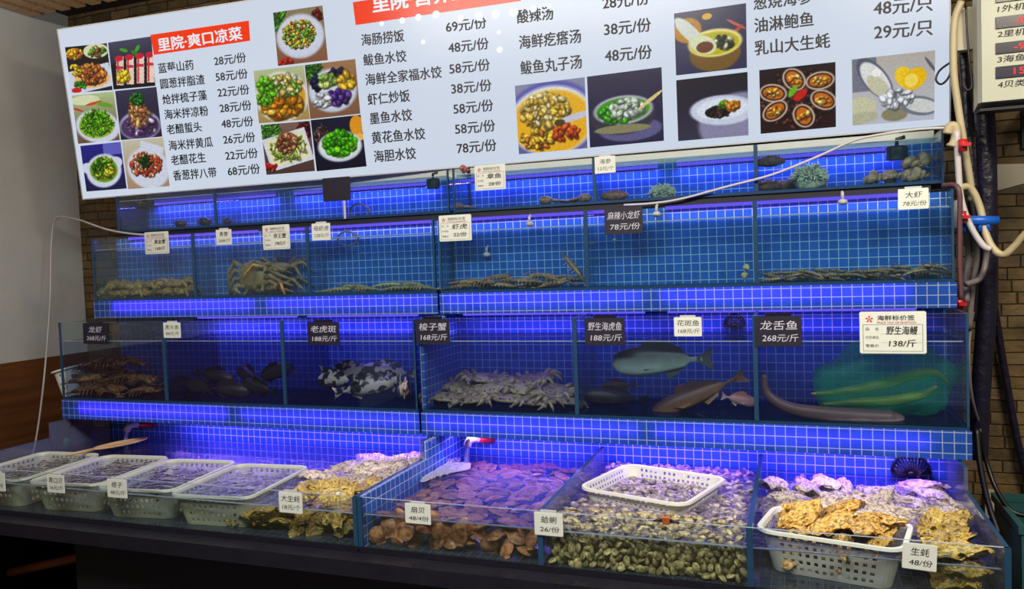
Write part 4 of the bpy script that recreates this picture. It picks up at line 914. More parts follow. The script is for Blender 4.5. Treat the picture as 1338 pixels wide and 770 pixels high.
def fish(name, label, L_, h, wd, mat, finmat, bend=0.0):
    r = thing(name, label, 'fish', (0, 0, 0)); H = h/2
    obj('body', fish_body(L_, h, wd, bend=bend), mat, r)
    obj('dorsal_fin', fin([(L_*.18, H*.85), (L_*.12, H*1.35), (L_*.0, H*1.42), (-L_*.14, H*1.15), (-L_*.28, H*.75), (-L_*.30, H*.45), (-L_*.1, H*.7), (L_*.1, H*.85)], bend*.2), finmat, r)
    obj('tail_fin', fin([(-L_*.44, H*.13), (-L_*.55, H*.5), (-L_*.62, H*.72), (-L_*.58, 0), (-L_*.62, -H*.72), (-L_*.55, -H*.5), (-L_*.44, -H*.13)], bend), finmat, r)
    obj('anal_fin', fin([(-L_*.08, -H*.7), (-L_*.12, -H*1.15), (-L_*.26, -H*.7), (-L_*.28, -H*.4)], bend*.4), finmat, r)
    for s in (-1, 1):
        obj('pectoral_fin', fin([(L_*.22, -H*.05), (L_*.06, -H*.10), (L_*.02, -H*.42), (L_*.12, -H*.5)], s*wd*.46), finmat, r)
        obj('eye', MB().ell((L_*.40, s*wd*.21, H*.16), (h*.045, h*.03, h*.045), 10, 8), M['skin_dark'], r)
    return r
def fishskin(name, back, side, belly, h, spots=None, sc_=40, rough=.48):
    t = NT(name); co = t.coord(); sep = t.n('ShaderNodeSeparateXYZ'); t.put(sep, 0, co)
    z = t.mk('ShaderNodeMapRange', {'Value': sep.outputs[2], 'From Min': -h*.45, 'From Max': h*.45})
    z = t.math('ADD', z, t.math('MULTIPLY', t.math('SUBTRACT', t.noise(co, 18, 4), .5), .35))
    col = t.ramp(z, [(.15, lin(belly)), (.45, lin(side)), (.8, lin(back))])
    if spots:
        f = t.noise(co, sc_, 2); k = t.mk('ShaderNodeMapRange', {'Value': f, 'From Min': .47, 'From Max': .54}); col = t.mix(k, col, lin(spots))
    return t.done(t.principled(Base_Color=col, Roughness=rough))
M['fish_grey'] = fishskin('grey_green_fish', (58, 66, 62), (124, 146, 138), (180, 206, 192), .12)
M['fish_fin'] = plain('fish_fin', (66, 74, 70), .4, .2, 40)
M['fish_dark'] = fishskin('dark_fish', (26, 22, 26), (48, 40, 46), (86, 76, 84), .1); M['fish_darkfin'] = plain('dark_fin', (30, 26, 34), .4, .2, 40)
M['fish_brown'] = fishskin('brown_fish', (70, 48, 36), (124, 86, 60), (170, 130, 96), .09)
M['fish_spot'] = fishskin('spotted_fish', (28, 26, 32), (40, 38, 44), (90, 84, 90), .1, (190, 180, 176), 26)
M['fish_pink'] = fishskin('pink_fish', (176, 110, 110), (214, 160, 156), (230, 200, 196), .08)
g = fish('grey_green_fish', 'big grey-green fish swimming left under the black card', .36, .125, .06, M['fish_grey'], M['fish_fin'], .03)
place(g, at(858, 472, 3.06), (0, math.radians(4), PI))
g = fish('brown_fish', 'brown fish resting on the tank floor with its tail raised to the right', .36, .085, .07, M['fish_brown'], M['fish_brown'], -.03)
place(g, at(905, 520, 3.09), (0, math.radians(24), PI))
g = fish('dark_fish', 'dark fish lying in the left corner under the big grey-green fish', .24, .075, .06, M['fish_dark'], M['fish_darkfin'])
place(g, at(800, 520, 3.15), (0, math.radians(-6), PI+.3))
g = fish('pink_fish', 'pink spiny fish between the brown fish and the divider', .16, .062, .05, M['fish_pink'], M['fish_pink'])
place(g, at(905, 512, 3.2), (0, 0, PI))
g = fish('pink_fish', 'small pink fish at the foot of the divider below the chalk card', .12, .05, .04, M['fish_pink'], M['fish_pink'])
place(g, at(968, 523, 3.1), (0, .2, 0))
g = fish('red_fish', 'small reddish fish in the dim water behind the grey-green fish', .14, .05, .035, M['fish_brown'], M['fish_brown'])
place(g, at(806, 505, 3.24), (0, .1, PI))
kg = Kind(fish('spotted_grouper', 'x', .24, .082, .06, M['fish_spot'], M['fish_spot'], .02))
for k, (px, py, Y, p_, yw) in enumerate(((440, 497, 3.08, .1, 2.9), (478, 508, 3.02, -.15, .4), (512, 500, 3.1, .2, 2.5), (455, 486, 3.18, 0, .2), (505, 486, 3.2, -.1, 3.4), (530, 509, 3.0, .3, 2.2))):
    kg(at(px, py, Y), (rnd.uniform(-.3, .3), p_, yw), 1, 'black and white spotted grouper in the pile under the black chalk card', 'fish', 'spotted groupers piled together')
kd = Kind(fish('black_fish', 'x', .22, .075, .06, M['fish_dark'], M['fish_darkfin'], .02))
for k, (px, py, Y, p_, yw) in enumerate(((262, 506, 3.05, 0, 2.8), (300, 510, 3.03, .1, .3), (338, 506, 3.06, -.1, 3.0), (282, 492, 3.16, .2, .1), (325, 490, 3.2, -.2, 2.7), (358, 488, 3.15, -.3, .2), (240, 504, 3.14, .2, 3.3))):
    kd(at(px, py, Y), (rnd.uniform(-.3, .3), p_, yw), 1, 'black fish resting near the floor of the second tank of the third row', 'fish', 'black fish in the dim tank')

# lobsters, mantis shrimp, prawns
def tailed(name, label, cat, L_, w_, mat, legmat, claws=False, curl=.35, nseg=7):
    r = thing(name, label, cat, (0, 0, 0)); R = []; n = nseg*3
    for i in range(n+1):
        t = i/n; k = math.sin(PI*(.12+.80*t))**.6*(1-.35*t); k *= 1+.07*math.sin(t*nseg*2*PI)*(t > .33); x = L_*(.5-t); z = -curl*L_*.5*max(0, t-.45)**2*2
        R.append([(x, w_/2*k*math.cos(a), w_*.42+z*.5+w_/2*.8*k*math.sin(a)) for a in np.linspace(0, 2*PI, 12, endpoint=False)])
    obj('body', MB().rings(R, 0), mat, r)
    tf = MB()
    for a in (-.7, -.35, 0, .35, .7): tf.ell((-L_*.5-.12*L_*math.cos(a), .12*L_*math.sin(a), w_*.2), (L_*.10, L_*.035, .003), 10, 6, rot=Euler((0, 0, -a)))
    obj('tail_fan', tf, legmat, r)
    for s in (-1, 1):
        for k in range(4):
            x0 = L_*(.28-.12*k); obj('leg', MB().tube([(x0, s*w_*.35, w_*.3), (x0-.02*L_, s*w_*.9, w_*.5), (x0-.03*L_, s*w_*1.35, .001)], [w_*.06, w_*.055, w_*.02], 6), legmat, r)
        obj('antenna', MB().tube(spline([(L_*.48, s*w_*.15, w_*.5), (L_*.65, s*w_*.5, w_*.9), (L_*.62, s*w_*1.1, w_*1.1), (L_*.35, s*w_*1.7, w_*.8)], 4), w_*.025, 5), legmat, r)
        obj('eye', MB().ell((L_*.47, s*w_*.2, w_*.62), (w_*.07,)*3, 8, 6), M['skin_dark'], r)
        if claws:
            mb = MB().tube([(L_*.3, s*w_*.4, w_*.3), (L_*.42, s*w_*.95, w_*.35), (L_*.5, s*w_*.9, w_*.32)], [w_*.12, w_*.13, w_*.14], 8)
            mb.ell((L_*.62, s*w_*.85, w_*.32), (L_*.14, w_*.28, w_*.2), 12, 8); mb.tube([(L_*.70, s*w_*1.0, w_*.32), (L_*.82, s*w_*.95, w_*.32), (L_*.88, s*w_*.8, w_*.32)], [w_*.14, w_*.1, w_*.02], 8)
            mb.tube([(L_*.70, s*w_*.72, w_*.32), (L_*.80, s*w_*.66, w_*.32), (L_*.86, s*w_*.72, w_*.32)], [w_*.1, w_*.08, w_*.02], 8); obj('claw', mb, legmat, r)
    return r
M['lobster'] = mottled('lobster_shell', [(40, 28, 26), (104, 70, 40), (160, 116, 66), (60, 44, 40)], 44, .35, .6, .25)
M['mantis'] = mottled('mantis_shrimp_shell', [(96, 92, 62), (140, 134, 92), (170, 160, 120)], 60, .35, .4, .2)
M['prawn'] = mottled('prawn_shell', [(70, 62, 46), (116, 100, 70), (140, 124, 92)], 60, .35, .3, .25)
M['mantis_brown'] = mottled('brown_shrimp_shell', [(86, 66, 50), (138, 110, 80), (166, 140, 104)], 60, .35, .4, .25)
kl = Kind(tailed('lobster', 'x', 'lobster', .20, .074, M['lobster'], M['lobster'], True))
for k, (px, Y, dz, yw) in enumerate(((140, 3.1, .14, .4), (180, 3.12, .13, 2.8), (190, 3.08, .05, 2.7), (112, 3.05, .05, .9), (115, 3.03, 0, .5), (150, 3.02, 0, 2.6), (185, 3.03, 0, .2), (125, 3.12, .045, 2.9), (165, 3.12, .05, .3), (195, 3.13, .045, 2.7), (112, 3.18, .095, .3), (150, 3.20, .09, 2.8))):
    kl(floorpt(px, 515, Y+.05, F3+dz), (rnd.uniform(-.2, .2), rnd.uniform(-.15, .1), yw), .80, 'dark lobster in the heap in the leftmost tank of the third row', 'lobster', 'dark lobsters in the leftmost tank')
km = Kind(tailed('mantis_shrimp', 'x', 'shrimp', .15, .034, M['mantis'], M['mantis']))
for k, (px, Y, dz, yw) in enumerate(((440, 3.25, 0, .2), (480, 3.24, 0, 3.0), (520, 3.26, 0, .1), (552, 3.24, 0, 2.9), (465, 3.30, .012, 3.2), (505, 3.31, .014, .3), (540, 3.30, .014, 2.8))):
    km(floorpt(px, 378, Y, F2+dz), (0, 0, yw), 1, 'olive mantis shrimp lying on the floor under the small white card', 'shrimp', 'olive mantis shrimp left of the unit gap')
km = Kind(tailed('mantis_shrimp', 'x', 'shrimp', .14, .034, M['mantis_brown'], M['mantis_brown']))
for k in range(16):
    px = 600+10.0*k
    km(floorpt(px, 375, 3.24+.05*(k % 3)/2, F2+.018*(k % 2)+(.05 if k == 15 else 0)+.02*(k % 3 == 2)), (rnd.uniform(-.3, .3), rnd.uniform(-.2, .1)-(.7 if k == 15 else 0), rnd.choice((.2, 2.9, 3.3, -.2))), 1, 'brown mantis shrimp in the long pile right of the unit gap', 'shrimp', 'brown mantis shrimp right of the unit gap')
kp = Kind(tailed('prawn', 'x', 'shrimp', .10, .022, M['prawn'], M['prawn'], False, .8))
for k in range(34):
    px = 1004+6.9*k
    kp(floorpt(px, 368, 3.225+.035*(k % 4), F2+.012*(k % 3)+.008*(k > 24)), (rnd.uniform(-.4, .4), rnd.uniform(-.25, .1), rnd.choice((.2, 2.9, 3.4, -.3))), 1, 'prawn in the low dark pile along the floor of the rightmost second-row tank', 'shrimp', 'prawns in the rightmost tank')

# eel, tongue sole and net
M['sole'] = fishskin('tongue_sole_skin', (96, 72, 70), (126, 98, 94), (206, 186, 176), .05)
M['eel'] = mottled('eel_skin', [(60, 52, 34), (170, 146, 60), (214, 190, 96)], 16, .3, .1, 0, (.3, 1, 2.5))
P_ = spline([at(x, y, Y) for x, y, Y in ((998, 492, 3.02), (1003, 517, 3.02), (1030, 535, 3.02), (1075, 543, 3.03), (1125, 547, 3.04), (1165, 549, 3.05), (1182, 549, 3.05))], 8)
nP = len(P_); rs = [.004+.026*math.sin(PI*min(1, .05+.62*(i/(nP-1))))*1.0 for i in range(nP)]; 
for k in range(1, 9): rs[-k] = min(rs[-k], .024*math.sqrt((k-.6)/8))
o = single('tongue_sole', MB().tube([p+np.array([0, 0, .006]) for p in P_], rs, 14), M['sole'], 'long tapering tongue sole curving along the floor below the black card', 'fish', P_[nP//2])
for pts, l in ((((1060, 515), (1100, 512), (1150, 503), (1195, 490), (1222, 488), (1238, 500)), 'olive eel curled through the upper part of the green net'), (((1075, 528), (1120, 526), (1165, 524), (1205, 516), (1225, 505)), 'yellowish eel lying lowest inside the green net')):
    P_ = spline([at(x, y, 3.13) for x, y in pts], 8); n_ = len(P_)
    single('eel', MB().tube(P_, [.003+.0175*math.sin(PI*(.04+.9*i/(n_-1))) for i in range(n_)], 12), M['eel'], l, 'eel', P_[n_//2])
def netmat():
    t = NT('green_net'); co = t.coord(); sep = t.n('ShaderNodeSeparateXYZ'); t.put(sep, 0, co); m = None
    for a, b in ((1, 1), (1, -1)):
        v = t.math('FRACT', t.math('MULTIPLY', t.math('ADD', t.math('MULTIPLY', sep.outputs[0], a), t.math('MULTIPLY', sep.outputs[2], b)), 110.0))
        k = t.math('LESS_THAN', v, .30); m = k if m is None else t.math('MAXIMUM', m, k)
    tr = t.mk('ShaderNodeBsdfTransparent', {'Color': (.75, .95, .85)})
    d = t.principled(Base_Color=lin((20, 190, 120)), Roughness=.5)
    return t.done(t.mk('ShaderNodeMixShader', {0: t.math('MULTIPLY', m, .55), 1: tr, 2: d}))
M['net'] = netmat()
cN = at(1150, 500, 3.14); Wn = at(1250, 500, 3.14)[0]-cN[0]
def nf(d): return 1+.05*math.sin(7*math.atan2(d[2], d[0]))-.30*max(0, -d[0])*max(0, d[2]+.2)
single('net_bag', MB().ell((0, 0, 0), (Wn, .09, .165), 40, 20, 0, nf), M['net'], 'green mesh net bag with eels inside, hanging under the printed card', 'net bag', (0, 0, 0)).location = tuple(cN+np.array([0, 0, .012]))

# ---------------------------------------------------------------- creatures of the top row and odds on the glass
M['urchin'] = plain('urchin', (34, 26, 40), .4, .3, 60); M['coral'] = mottled('pale_frill', [(120, 130, 116), (176, 186, 166), (206, 210, 190)], 60, .5, .5, 0)
M['cucumber'] = mottled('sea_cucumber_skin', [(70, 46, 44), (116, 80, 66), (140, 100, 80)], 60, .45, .8, .2)
M['octo'] = mottled('octopus_skin', [(110, 76, 62), (150, 112, 88), (170, 136, 110)], 50, .35, .3, .2)
M['conch'] = mottled('conch_shell', [(96, 70, 52), (140, 112, 82), (176, 150, 120), (110, 84, 66)], 40, .45, .7, .2)
M['snail'] = mottled('moon_snail_shell', [(150, 130, 86), (190, 172, 120), (206, 192, 150)], 30, .35, .2, .1)
def urchin_mb(R_, n=120, sp=.45, seed=1):
    r = np.random.RandomState(seed); mb = MB().ell((0, 0, 0), (R_, R_, R_*.75), 16, 10)
    for _ in range(n):
        d = r.randn(3); d /= np.linalg.norm(d); d[2] = abs(d[2])-.25; mb.tube([d*R_*.8*np.array([1, 1, .75]), d*R_*(1+sp*(.6+.6*r.rand()))], [R_*.05, R_*.012], 4)
    return mb
for px, py, s, l in ((236, 290, 1, 'dark spiky sea urchin near the left end of the top row'), (268, 293, 1.1, 'dark spiky sea urchin next to the first divider of the top row'), (297, 285, .8, 'small dark sea urchin just right of the first top-row divider')):
    o = single('sea_urchin', urchin_mb(.03*s, 110, .5, px), M['urchin'], l, 'sea urchin', (0, 0, 0)); p = at(px, py, 3.47); o.location = (p[0], 3.47, F1+.022*s)
mb = MB(); r_ = np.random.RandomState(5); mb.ell((0, 0, .04), (.062, .05, .05), 20, 12, 0, lambda d: 1+.10*math.sin(9*d[0])+.08*math.sin(11*d[1]+2))
for _ in range(420):
    d = r_.randn(3); d /= np.linalg.norm(d); d[2] = abs(d[2]); b_ = np.array([0, 0, .04])+d*np.array([.06, .048, .048]); t_ = b_+d*.014+r_.randn(3)*.006; mb.tube([b_, (b_+t_)/2+r_.randn(3)*.002, t_], [.0042, .0036, .0022], 5)
p = at(1058, 238, 3.46); single('sea_anemone', mb, M['coral'], 'pale frilly sea anemone in the rightmost top-row tank', 'sea anemone', (0, 0, 0)).location = (p[0], 3.46, F1-.004)
p = at(866, 257, 3.47); single('sea_anemone', mb, M['coral'], 'pale sea anemone against the tile left of the white hose', 'sea anemone', (0, 0, 0)).location = (p[0], 3.47, F1-.012); bpy.context.scene.objects[-1].scale = (.8, .8, .7)
def cucumber_mb(L_, R_, seed):
    r = np.random.RandomState(seed); pts = [(L_*(t-.5), .2*L_*math.sin(t*4+seed)*.3, R_) for t in np.linspace(0, 1, 12)]; rad = [R_*(.25+.8*math.sin(PI*(.08+.84*t))) for t in np.linspace(0, 1, 12)]
    mb = MB().tube(pts, rad, 12)
    for _ in range(60):
        i = r.randint(1, 11); a = r.rand()*PI; q = np.array(pts[i])+np.array([r.uniform(-.3, .3)*L_/11, math.cos(a)*rad[i]*.9, math.sin(a)*rad[i]*.9]); mb.tube([q, q+np.array([0, math.cos(a), math.sin(a)])*R_*.35], [R_*.13, R_*.03], 5)
    return mb
kc = Kind(tag(obj('sea_cucumber', cucumber_mb(.12, .022, 3), M['cucumber']), 'x', 'sea cucumber'))
for px, py, Y, dz, ro, l in ((803, 262, 3.45, 0, .1, 'brown sea cucumber lying just right of the divider with the small sea cucumber card'), (1003, 250, 3.44, 0, .5, 'brown sea cucumber on the floor left of the pale frilly anemone'), (1022, 246, 3.5, .0, .1, 'brown sea cucumber behind the other one left of the anemone'), (1006, 216, 3.5, .105, -.1, 'brown sea cucumber clinging to the glass above the other two')):
    p = at(px, py, Y); kc((p[0], Y, F1+dz), (0, 0, ro), 1, l, 'sea cucumber')
def octopus(label):
    r = thing('octopus', label, 'octopus', (0, 0, 0)); obj('mantle', MB().ell((-.045, 0, .03), (.045, .032, .03), 16, 10, 0, lambda d: 1+.06*math.sin(9*d[0]+7*d[1])), M['octo'], r)
    for k in range(8):
        a = -1.3+2.6*k/7; q = [(.0+t*.11*math.cos(a*(1-.5*t)), t*.085*math.sin(a)+.012*math.sin(6*t+k), .014+.016*(1-t)) for t in np.linspace(0, 1, 9)]
        obj('arm', MB().tube(q, [.011*(1-.8*t) for t in np.linspace(0, 1, 9)], 8), M['octo'], r)
    return r
for (px, py, Y, ro, s), l in zip(((722, 266, 3.45, .2, .7), (756, 264, 3.47, 2.9, .72), (606, 272, 3.46, .6, .6)), ('brown octopus on the floor left of another one, by a divider', 'reddish octopus curled in the corner of the top-row tank', 'pale octopus just right of the gap between the two top-row tanks')):
    p = at(px, py, Y); place(octopus(l), (p[0], Y, F1), (0, 0, ro), s)
def conch_mb(L_=.10, R_=.036):
    R = []; n = 46
    for i in range(n+1):
        t = i/n; a = t*7*PI; rr = R_*(t**1.3)*.72; c = np.array([L_*(.5-.95*t), rr*.55*math.cos(a), rr*.55*math.sin(a)]); tr = R_*(.05+.62*t**1.2)*(1+.10*math.sin(a*3))
        if t > .93: tr *= 1-(t-.93)*3
        R.append([tuple(c+np.array([tr*.9*math.cos(b), tr*math.sin(b)*math.cos(a), tr*math.sin(b)*math.sin(a)])) for b in np.linspace(0, 2*PI, 12, endpoint=False)])
    return MB().rings(R, 0)
kc = Kind(tag(obj('conch', conch_mb(), M['conch']), 'x', 'conch'))
for px, py, Y, dz, ro in ((1150, 244, 3.44, .026, .2), (1178, 240, 3.46, .028, 2.6), (1206, 238, 3.44, .028, .4), (1166, 232, 3.52, .03, 1.2), (1198, 222, 3.5, .075, -.6), (1212, 205, 3.53, .10, .9)):
    p = at(px, py, Y); kc((p[0], Y, F1+dz), (rnd.uniform(0, 3), rnd.uniform(-.4, .4), ro), 1, 'brown conch in the heap at the right end of the top row', 'conch', 'conchs at the right end of the top row')
kn = Kind(tag(obj('sea_snail', conch_mb(.034, .026).ell((-.006, 0, 0), (.020, .021, .021), 14, 10), M['snail']), 'x', 'snail'))
for px, py, Y, l in ((975, 350, 3.24, 'pale round snail stuck to the divider, upper of two'), (973, 361, 3.25, 'pale round snail at the foot of the divider, lower of two'), (804, 313, 3.225, 'tiny pale snail on the glass under the black crayfish card'), (774, 318, 3.3, 'small pale snail on the divider left of the black crayfish card')):
    p = at(px, py, Y); kn(p, (rnd.uniform(0, 3), .3, rnd.uniform(0, 3)), .62 if px > 900 else .36, l, 'snail')
for px, py, Y, l in ((858, 280, 3.29, 'pale air valve at the water surface right of the black crayfish card'), (1101, 264, 3.29, 'pale air valve at the water surface left of the prawn card'), (692, 293, 3.29, 'pale air valve at the water surface of the shrimp tank'), (636, 333, 3.33, 'pale air stone hanging low among the mantis shrimp')):
    p = at(px, py, Y); mb = MB().ell((0, 0, 0), (.018, .018, .012), 14, 8).tube([(0, 0, .008), (0, 0, .03), (0, .02, .04)], .006, 8)
    single('air_valve', mb, M['hose'], l, 'valve', (0, 0, 0)).location = tuple(p)
# pumps
def pump(label, px, py, Y, s):
    r = thing('water_pump', label, 'pump', at(px, py, Y)); c = at(px, py, Y)
    R = []
    for z, k in ((-.03, .8), (-.026, 1), (.02, 1), (.028, .85)): R.append([(c[0]+s*.036*k*math.cos(a)*(1+.15*abs(math.cos(2*a))), c[1]+s*.03*k*math.sin(a), c[2]+s*z) for a in np.linspace(0, 2*PI, 20, endpoint=False)])
    obj('housing', MB().rings(R, 0, True, False), M['black'], r); obj('outlet', MB().tube([c+np.array([0, 0, s*.026]), c+np.array([0, 0, s*.055]), c+np.array([s*.03, 0, s*.062])], s*.008, 8), M['black'], r)
pump('dark water pump at the right end of the left top-row tank', 566, 240, 3.5, .85); pump('round black water pump high in the rightmost top-row tank', 1172, 200, 3.52, 1.0)
c_ = card(440.5, 247.5, 36, 31, 3.376, 'black', None, 'worn black card on a short stick in the left top-row tank', clip=False)
obj('stick', MB().box(-.006+at(451, 270, 3.376)[0], .006+at(451, 270, 3.376)[0], 3.3695, 3.3715, at(451, 286, 3.376)[2], at(451, 262, 3.376)[2]), M['hose'], c_)

# ---------------------------------------------------------------- taps, strainers and small things
def tap(label, e, b):
    E_, B_ = at(*e, 3.10), at(*b, 3.245); r = thing('water_tap', label, 'tap', E_)
    obj('pipe', MB().tube([B_, B_*.35+E_*.65+np.array([0, 0, .004])], .013, 12), M['red'], r, label='red pipe')
    mid = B_*.35+E_*.65+np.array([0, 0, .004])
    pts = spline([mid, E_*.8+B_*.2+np.array([0, 0, .006]), E_+np.array([0, 0, -.004]), E_+np.array([-.008, -.005, -.026])], 5); obj('spout', MB().tube(pts, .0165, 14), M['hose'], r, label='white elbow spout')
    top = pts[-1]; obj('water_stream', MB().tube([top, top+np.array([-.002, -.004, -.02]), np.array([top[0]-.004, top[1]-.006, W4+.001])], [.009, .008, .011], 10), M['stream'], r)
    return top
tA = tap('water tap with a red pipe under the middle of the tiled ledge', (613, 575), (644, 576)); tB = tap('water tap with a red pipe under the left tiled ledge', (168, 557), (200, 556))
fo = MB(); n_ = 40; rf = np.random.RandomState(3)
V = [(tA[0]-.10, 2.98, W4+.004)]+[(tA[0]-.09+(.10+.03*math.sin(3*a+1)+.02*rf.rand())*math.cos(a)*1.0, 2.97+(.17+.05*math.sin(4*a))*math.sin(a), W4+.002) for a in np.linspace(0, 2*PI, n_, endpoint=False)]
V = [(max(x, -1.438), y, z) for x, y, z in V]; fo.add(V, [(0, 1+j, 1+(j+1) % n_) for j in range(n_)])
for _ in range(160): a, q = rf.rand()*6.28, rf.rand()**.5; x, y = tA[0]-.09+.10*q*math.cos(a), 2.97+.17*q*math.sin(a); fo.ell((max(x, -1.43), y, W4+.003), (.006*(.5+rf.rand()),)*3, 6, 4)
o = obj('foam', fo, M['foam']); tag(o, 'white foam on the water beside the tiled partition, below the tap', 'foam', None, 'stuff')
def strainer(label, px, py, Y, R_):
    c = at(px, py, Y); mb = MB()
    for k in range(16):
        a = PI*k/15; mb.tube([c+np.array([R_*.25*math.cos(a), -.03, R_*.2*math.sin(a)-.01]), c+np.array([R_*.8*math.cos(a), -.02, R_*.8*math.sin(a)-.008]), c+np.array([R_*1.05*math.cos(a), 0, R_*1.05*math.sin(a)])], R_*.05, 5)
    mb.tube([c+np.array([R_*1.05*math.cos(a), 0, R_*1.05*math.sin(a)]) for a in np.linspace(0, PI, 18)], R_*.08, 6); mb.ell(c+np.array([0, -.026, 0]), (R_*.26, .01, R_*.22), 12, 6); mb.box(c[0]-R_*1.1, c[0]+R_*1.1, c[1]-.03, c[1], c[2]-R_*.12, c[2])
    single('drain_strainer', mb, M['black'], label, 'strainer')
strainer('black ribbed strainer on the tile behind the right oysters', 1190, 617, 3.245, .062); strainer('black ribbed strainer on the tile above the brown fish', 960, 424, 3.35, .04)
c = atz(872, 678, Z4t); r = thing('clip', 'small orange clip on the rim of the clam tank', 'clip', c)
obj('jaw', MB().box(c[0]-.011, c[0]+.011, 2.342, 2.364, Z4t-.008, Z4t+.012), M['plank'], r)
for s in (-1, 1): obj('lever', MB().tube([(c[0]+s*.012, 2.352, Z4t+.002), (c[0]+s*.04, 2.352, Z4t-.002)], [.006, .002], 6), M['black'], r)
zs = W4+.022; c = atz(158, 582, CZ-.852); h0 = atz(88, 597, CZ-.852)
r = thing('bamboo_scoop', 'flat oval bamboo scoop resting on the basket rims at the left', 'scoop', c)
dv = (c-h0)/np.linalg.norm(c-h0); sv = np.array([-dv[1], dv[0], 0]); mb = MB()
R = [[tuple(c+dv*.14*k*math.cos(a)+sv*.05*k*math.sin(a)+np.array([0, 0, z])) for a in np.linspace(0, 2*PI, 28, endpoint=False)] for k, z in ((.2, .002), (.92, .003), (1, .008), (1, .013), (.93, .013), (.88, .007), (.2, .006))]
obj('blade', mb.rings(R, 0), M['bamboo'], r); obj('handle', MB().tube([c-dv*.13+np.array([0, 0, .008]), h0+np.array([0, 0, .008])], [.008, .006], 8), M['bamboo'], r)

# ---------------------------------------------------------------- hoses, cables and the control box
def cable(name, label, pts, rad, mat, cat='hose'):
    P3 = [at(*p) for p in pts]; return single(name, MB().tube(spline(P3, 7), rad, 10), M[mat], label, cat, P3[0])
cable('water_hose', 'thin white hose looping down the left wall to the counter', [(40, 600, 3.4), (47, 575, 3.42), (57, 500, 3.5), (65, 400, 3.6), (67, 320, 3.66), (71, 290, 3.68), (78, 283, 3.66), (86, 284, 3.62)], .0055, 'hose')
cable('water_hose', 'white hose crossing from the dark wall to the left end of the second tank row', [(86, 284, 3.62), (105, 288, 3.5), (140, 300, 3.36), (175, 306, 3.30), (215, 308, 3.26)], .0055, 'hose')
cable('water_hose', 'white hose slung across the front of the right top-row tank', [(815, 268, 3.365), (850, 266, 3.365), (890, 260, 3.365), (950, 244, 3.36), (1010, 228, 3.36), (1070, 204, 3.355), (1115, 184, 3.35), (1150, 176, 3.35), (1200, 169, 3.35), (1243, 167, 3.35)], .005, 'hose')
cable('drain_pipe', 'thick black taped pipe running down beside the right end of the tanks', [(1286, 140, 3.55), (1289, 200, 3.55), (1290, 300, 3.55), (1288, 420, 3.55), (1281, 520, 3.55), (1278, 600, 3.55)], .036, 'tape', 'pipe')
cable('power_cable', 'dark cable hanging close behind the right tank ends', [(1266, 145, 3.5), (1268, 240, 3.5), (1276, 330, 3.5), (1272, 420, 3.5)], .012, 'black', 'cable')
cable('power_cable', 'black cable dropping from the grey box past the red valve', [(1258, 66, 3.42), (1262, 130, 3.42), (1266, 190, 3.42), (1273, 250, 3.42)], .016, 'tape', 'cable')
cable('water_hose', 'cream hose running down the right edge of the menu board', [(1256, 2, 3.33), (1247, 30, 3.33), (1246, 90, 3.33), (1252, 140, 3.33), (1260, 190, 3.33), (1268, 240, 3.35), (1270, 262, 3.36)], .013, 'cream')
cable('water_hose', 'cream hose sagging below the blue valve and out to the right', [(1252, 245, 3.3), (1268, 246, 3.32), (1280, 270, 3.32), (1288, 305, 3.3), (1298, 325, 3.28), (1311, 333, 3.28), (1325, 322, 3.40), (1345, 300, 3.6), (1400, 250, 3.98)], .013, 'cream')
cable('water_hose', 'pale hose dropping from the white elbow to the cream hose', [(1250, 172, 3.3), (1252, 215, 3.3), (1256, 260, 3.3), (1268, 295, 3.28), (1284, 320, 3.27), (1294, 326, 3.27)], .011, 'hose')
cable('water_hose', 'brownish hose hugging the right end of the second tank row', [(1232, 242, 3.27), (1252, 246, 3.22), (1254, 290, 3.22), (1254, 340, 3.22), (1256, 392, 3.22)], .009, 'brown_hose')
cable('water_hose', 'grey hose falling from the blue valve, leftmost of the bundle', [(1262, 292, 3.3), (1266, 330, 3.42), (1262, 365, 3.42), (1263, 395, 3.4)], .012, 'grey')
cable('water_hose', 'grey hose falling from the blue valve and curling back, middle of the bundle', [(1272, 292, 3.3), (1276, 335, 3.42), (1270, 380, 3.44), (1266, 430, 3.44)], .012, 'grey')
cable('water_hose', 'grey hose bending left below the blue valve, rightmost of the bundle', [(1286, 292, 3.3), (1289, 330, 3.4), (1282, 362, 3.38), (1262, 372, 3.34)], .011, 'grey')
cable('power_cable', 'thin dark cable slanting down the stone wall', [(1292, 350, 3.9), (1302, 420, 3.93), (1315, 500, 3.95), (1330, 580, 3.95), (1345, 640, 3.95)], .016, 'tape', 'cable')
cable('power_cable', 'black cable sweeping from the pipe foot towards the teal crate', [(1280, 560, 3.5), (1288, 600, 3.5), (1302, 640, 3.45), (1322, 668, 3.42), (1350, 676, 3.4)], .009, 'black', 'cable')
cable('power_cable', 'black cable falling behind the end glass of the counter', [(1276, 560, 3.45), (1281, 610, 3.4), (1292, 660, 3.35), (1306, 700, 3.3)], .011, 'black', 'cable')
cable('power_cable', 'thin black loop of wire at the edge of the menu board', [(1244, 80, 3.4), (1228, 92, 3.4), (1223, 104, 3.4), (1230, 110, 3.4), (1240, 100, 3.4), (1248, 75, 3.4)], .004, 'black', 'cable')
cable('power_cable', 'thin black wire looping below the grey junction box', [(1262, 8, 3.32), (1264, 50, 3.32), (1268, 90, 3.32), (1270, 112, 3.32), (1264, 118, 3.32), (1258, 110, 3.32)], .004, 'black', 'cable')
cable('power_cable', 'small black wires hanging under the left end of the third tank row', [(102, 546, 3.0), (92, 557, 3.0), (89, 572, 3.0)], .004, 'black', 'cable')
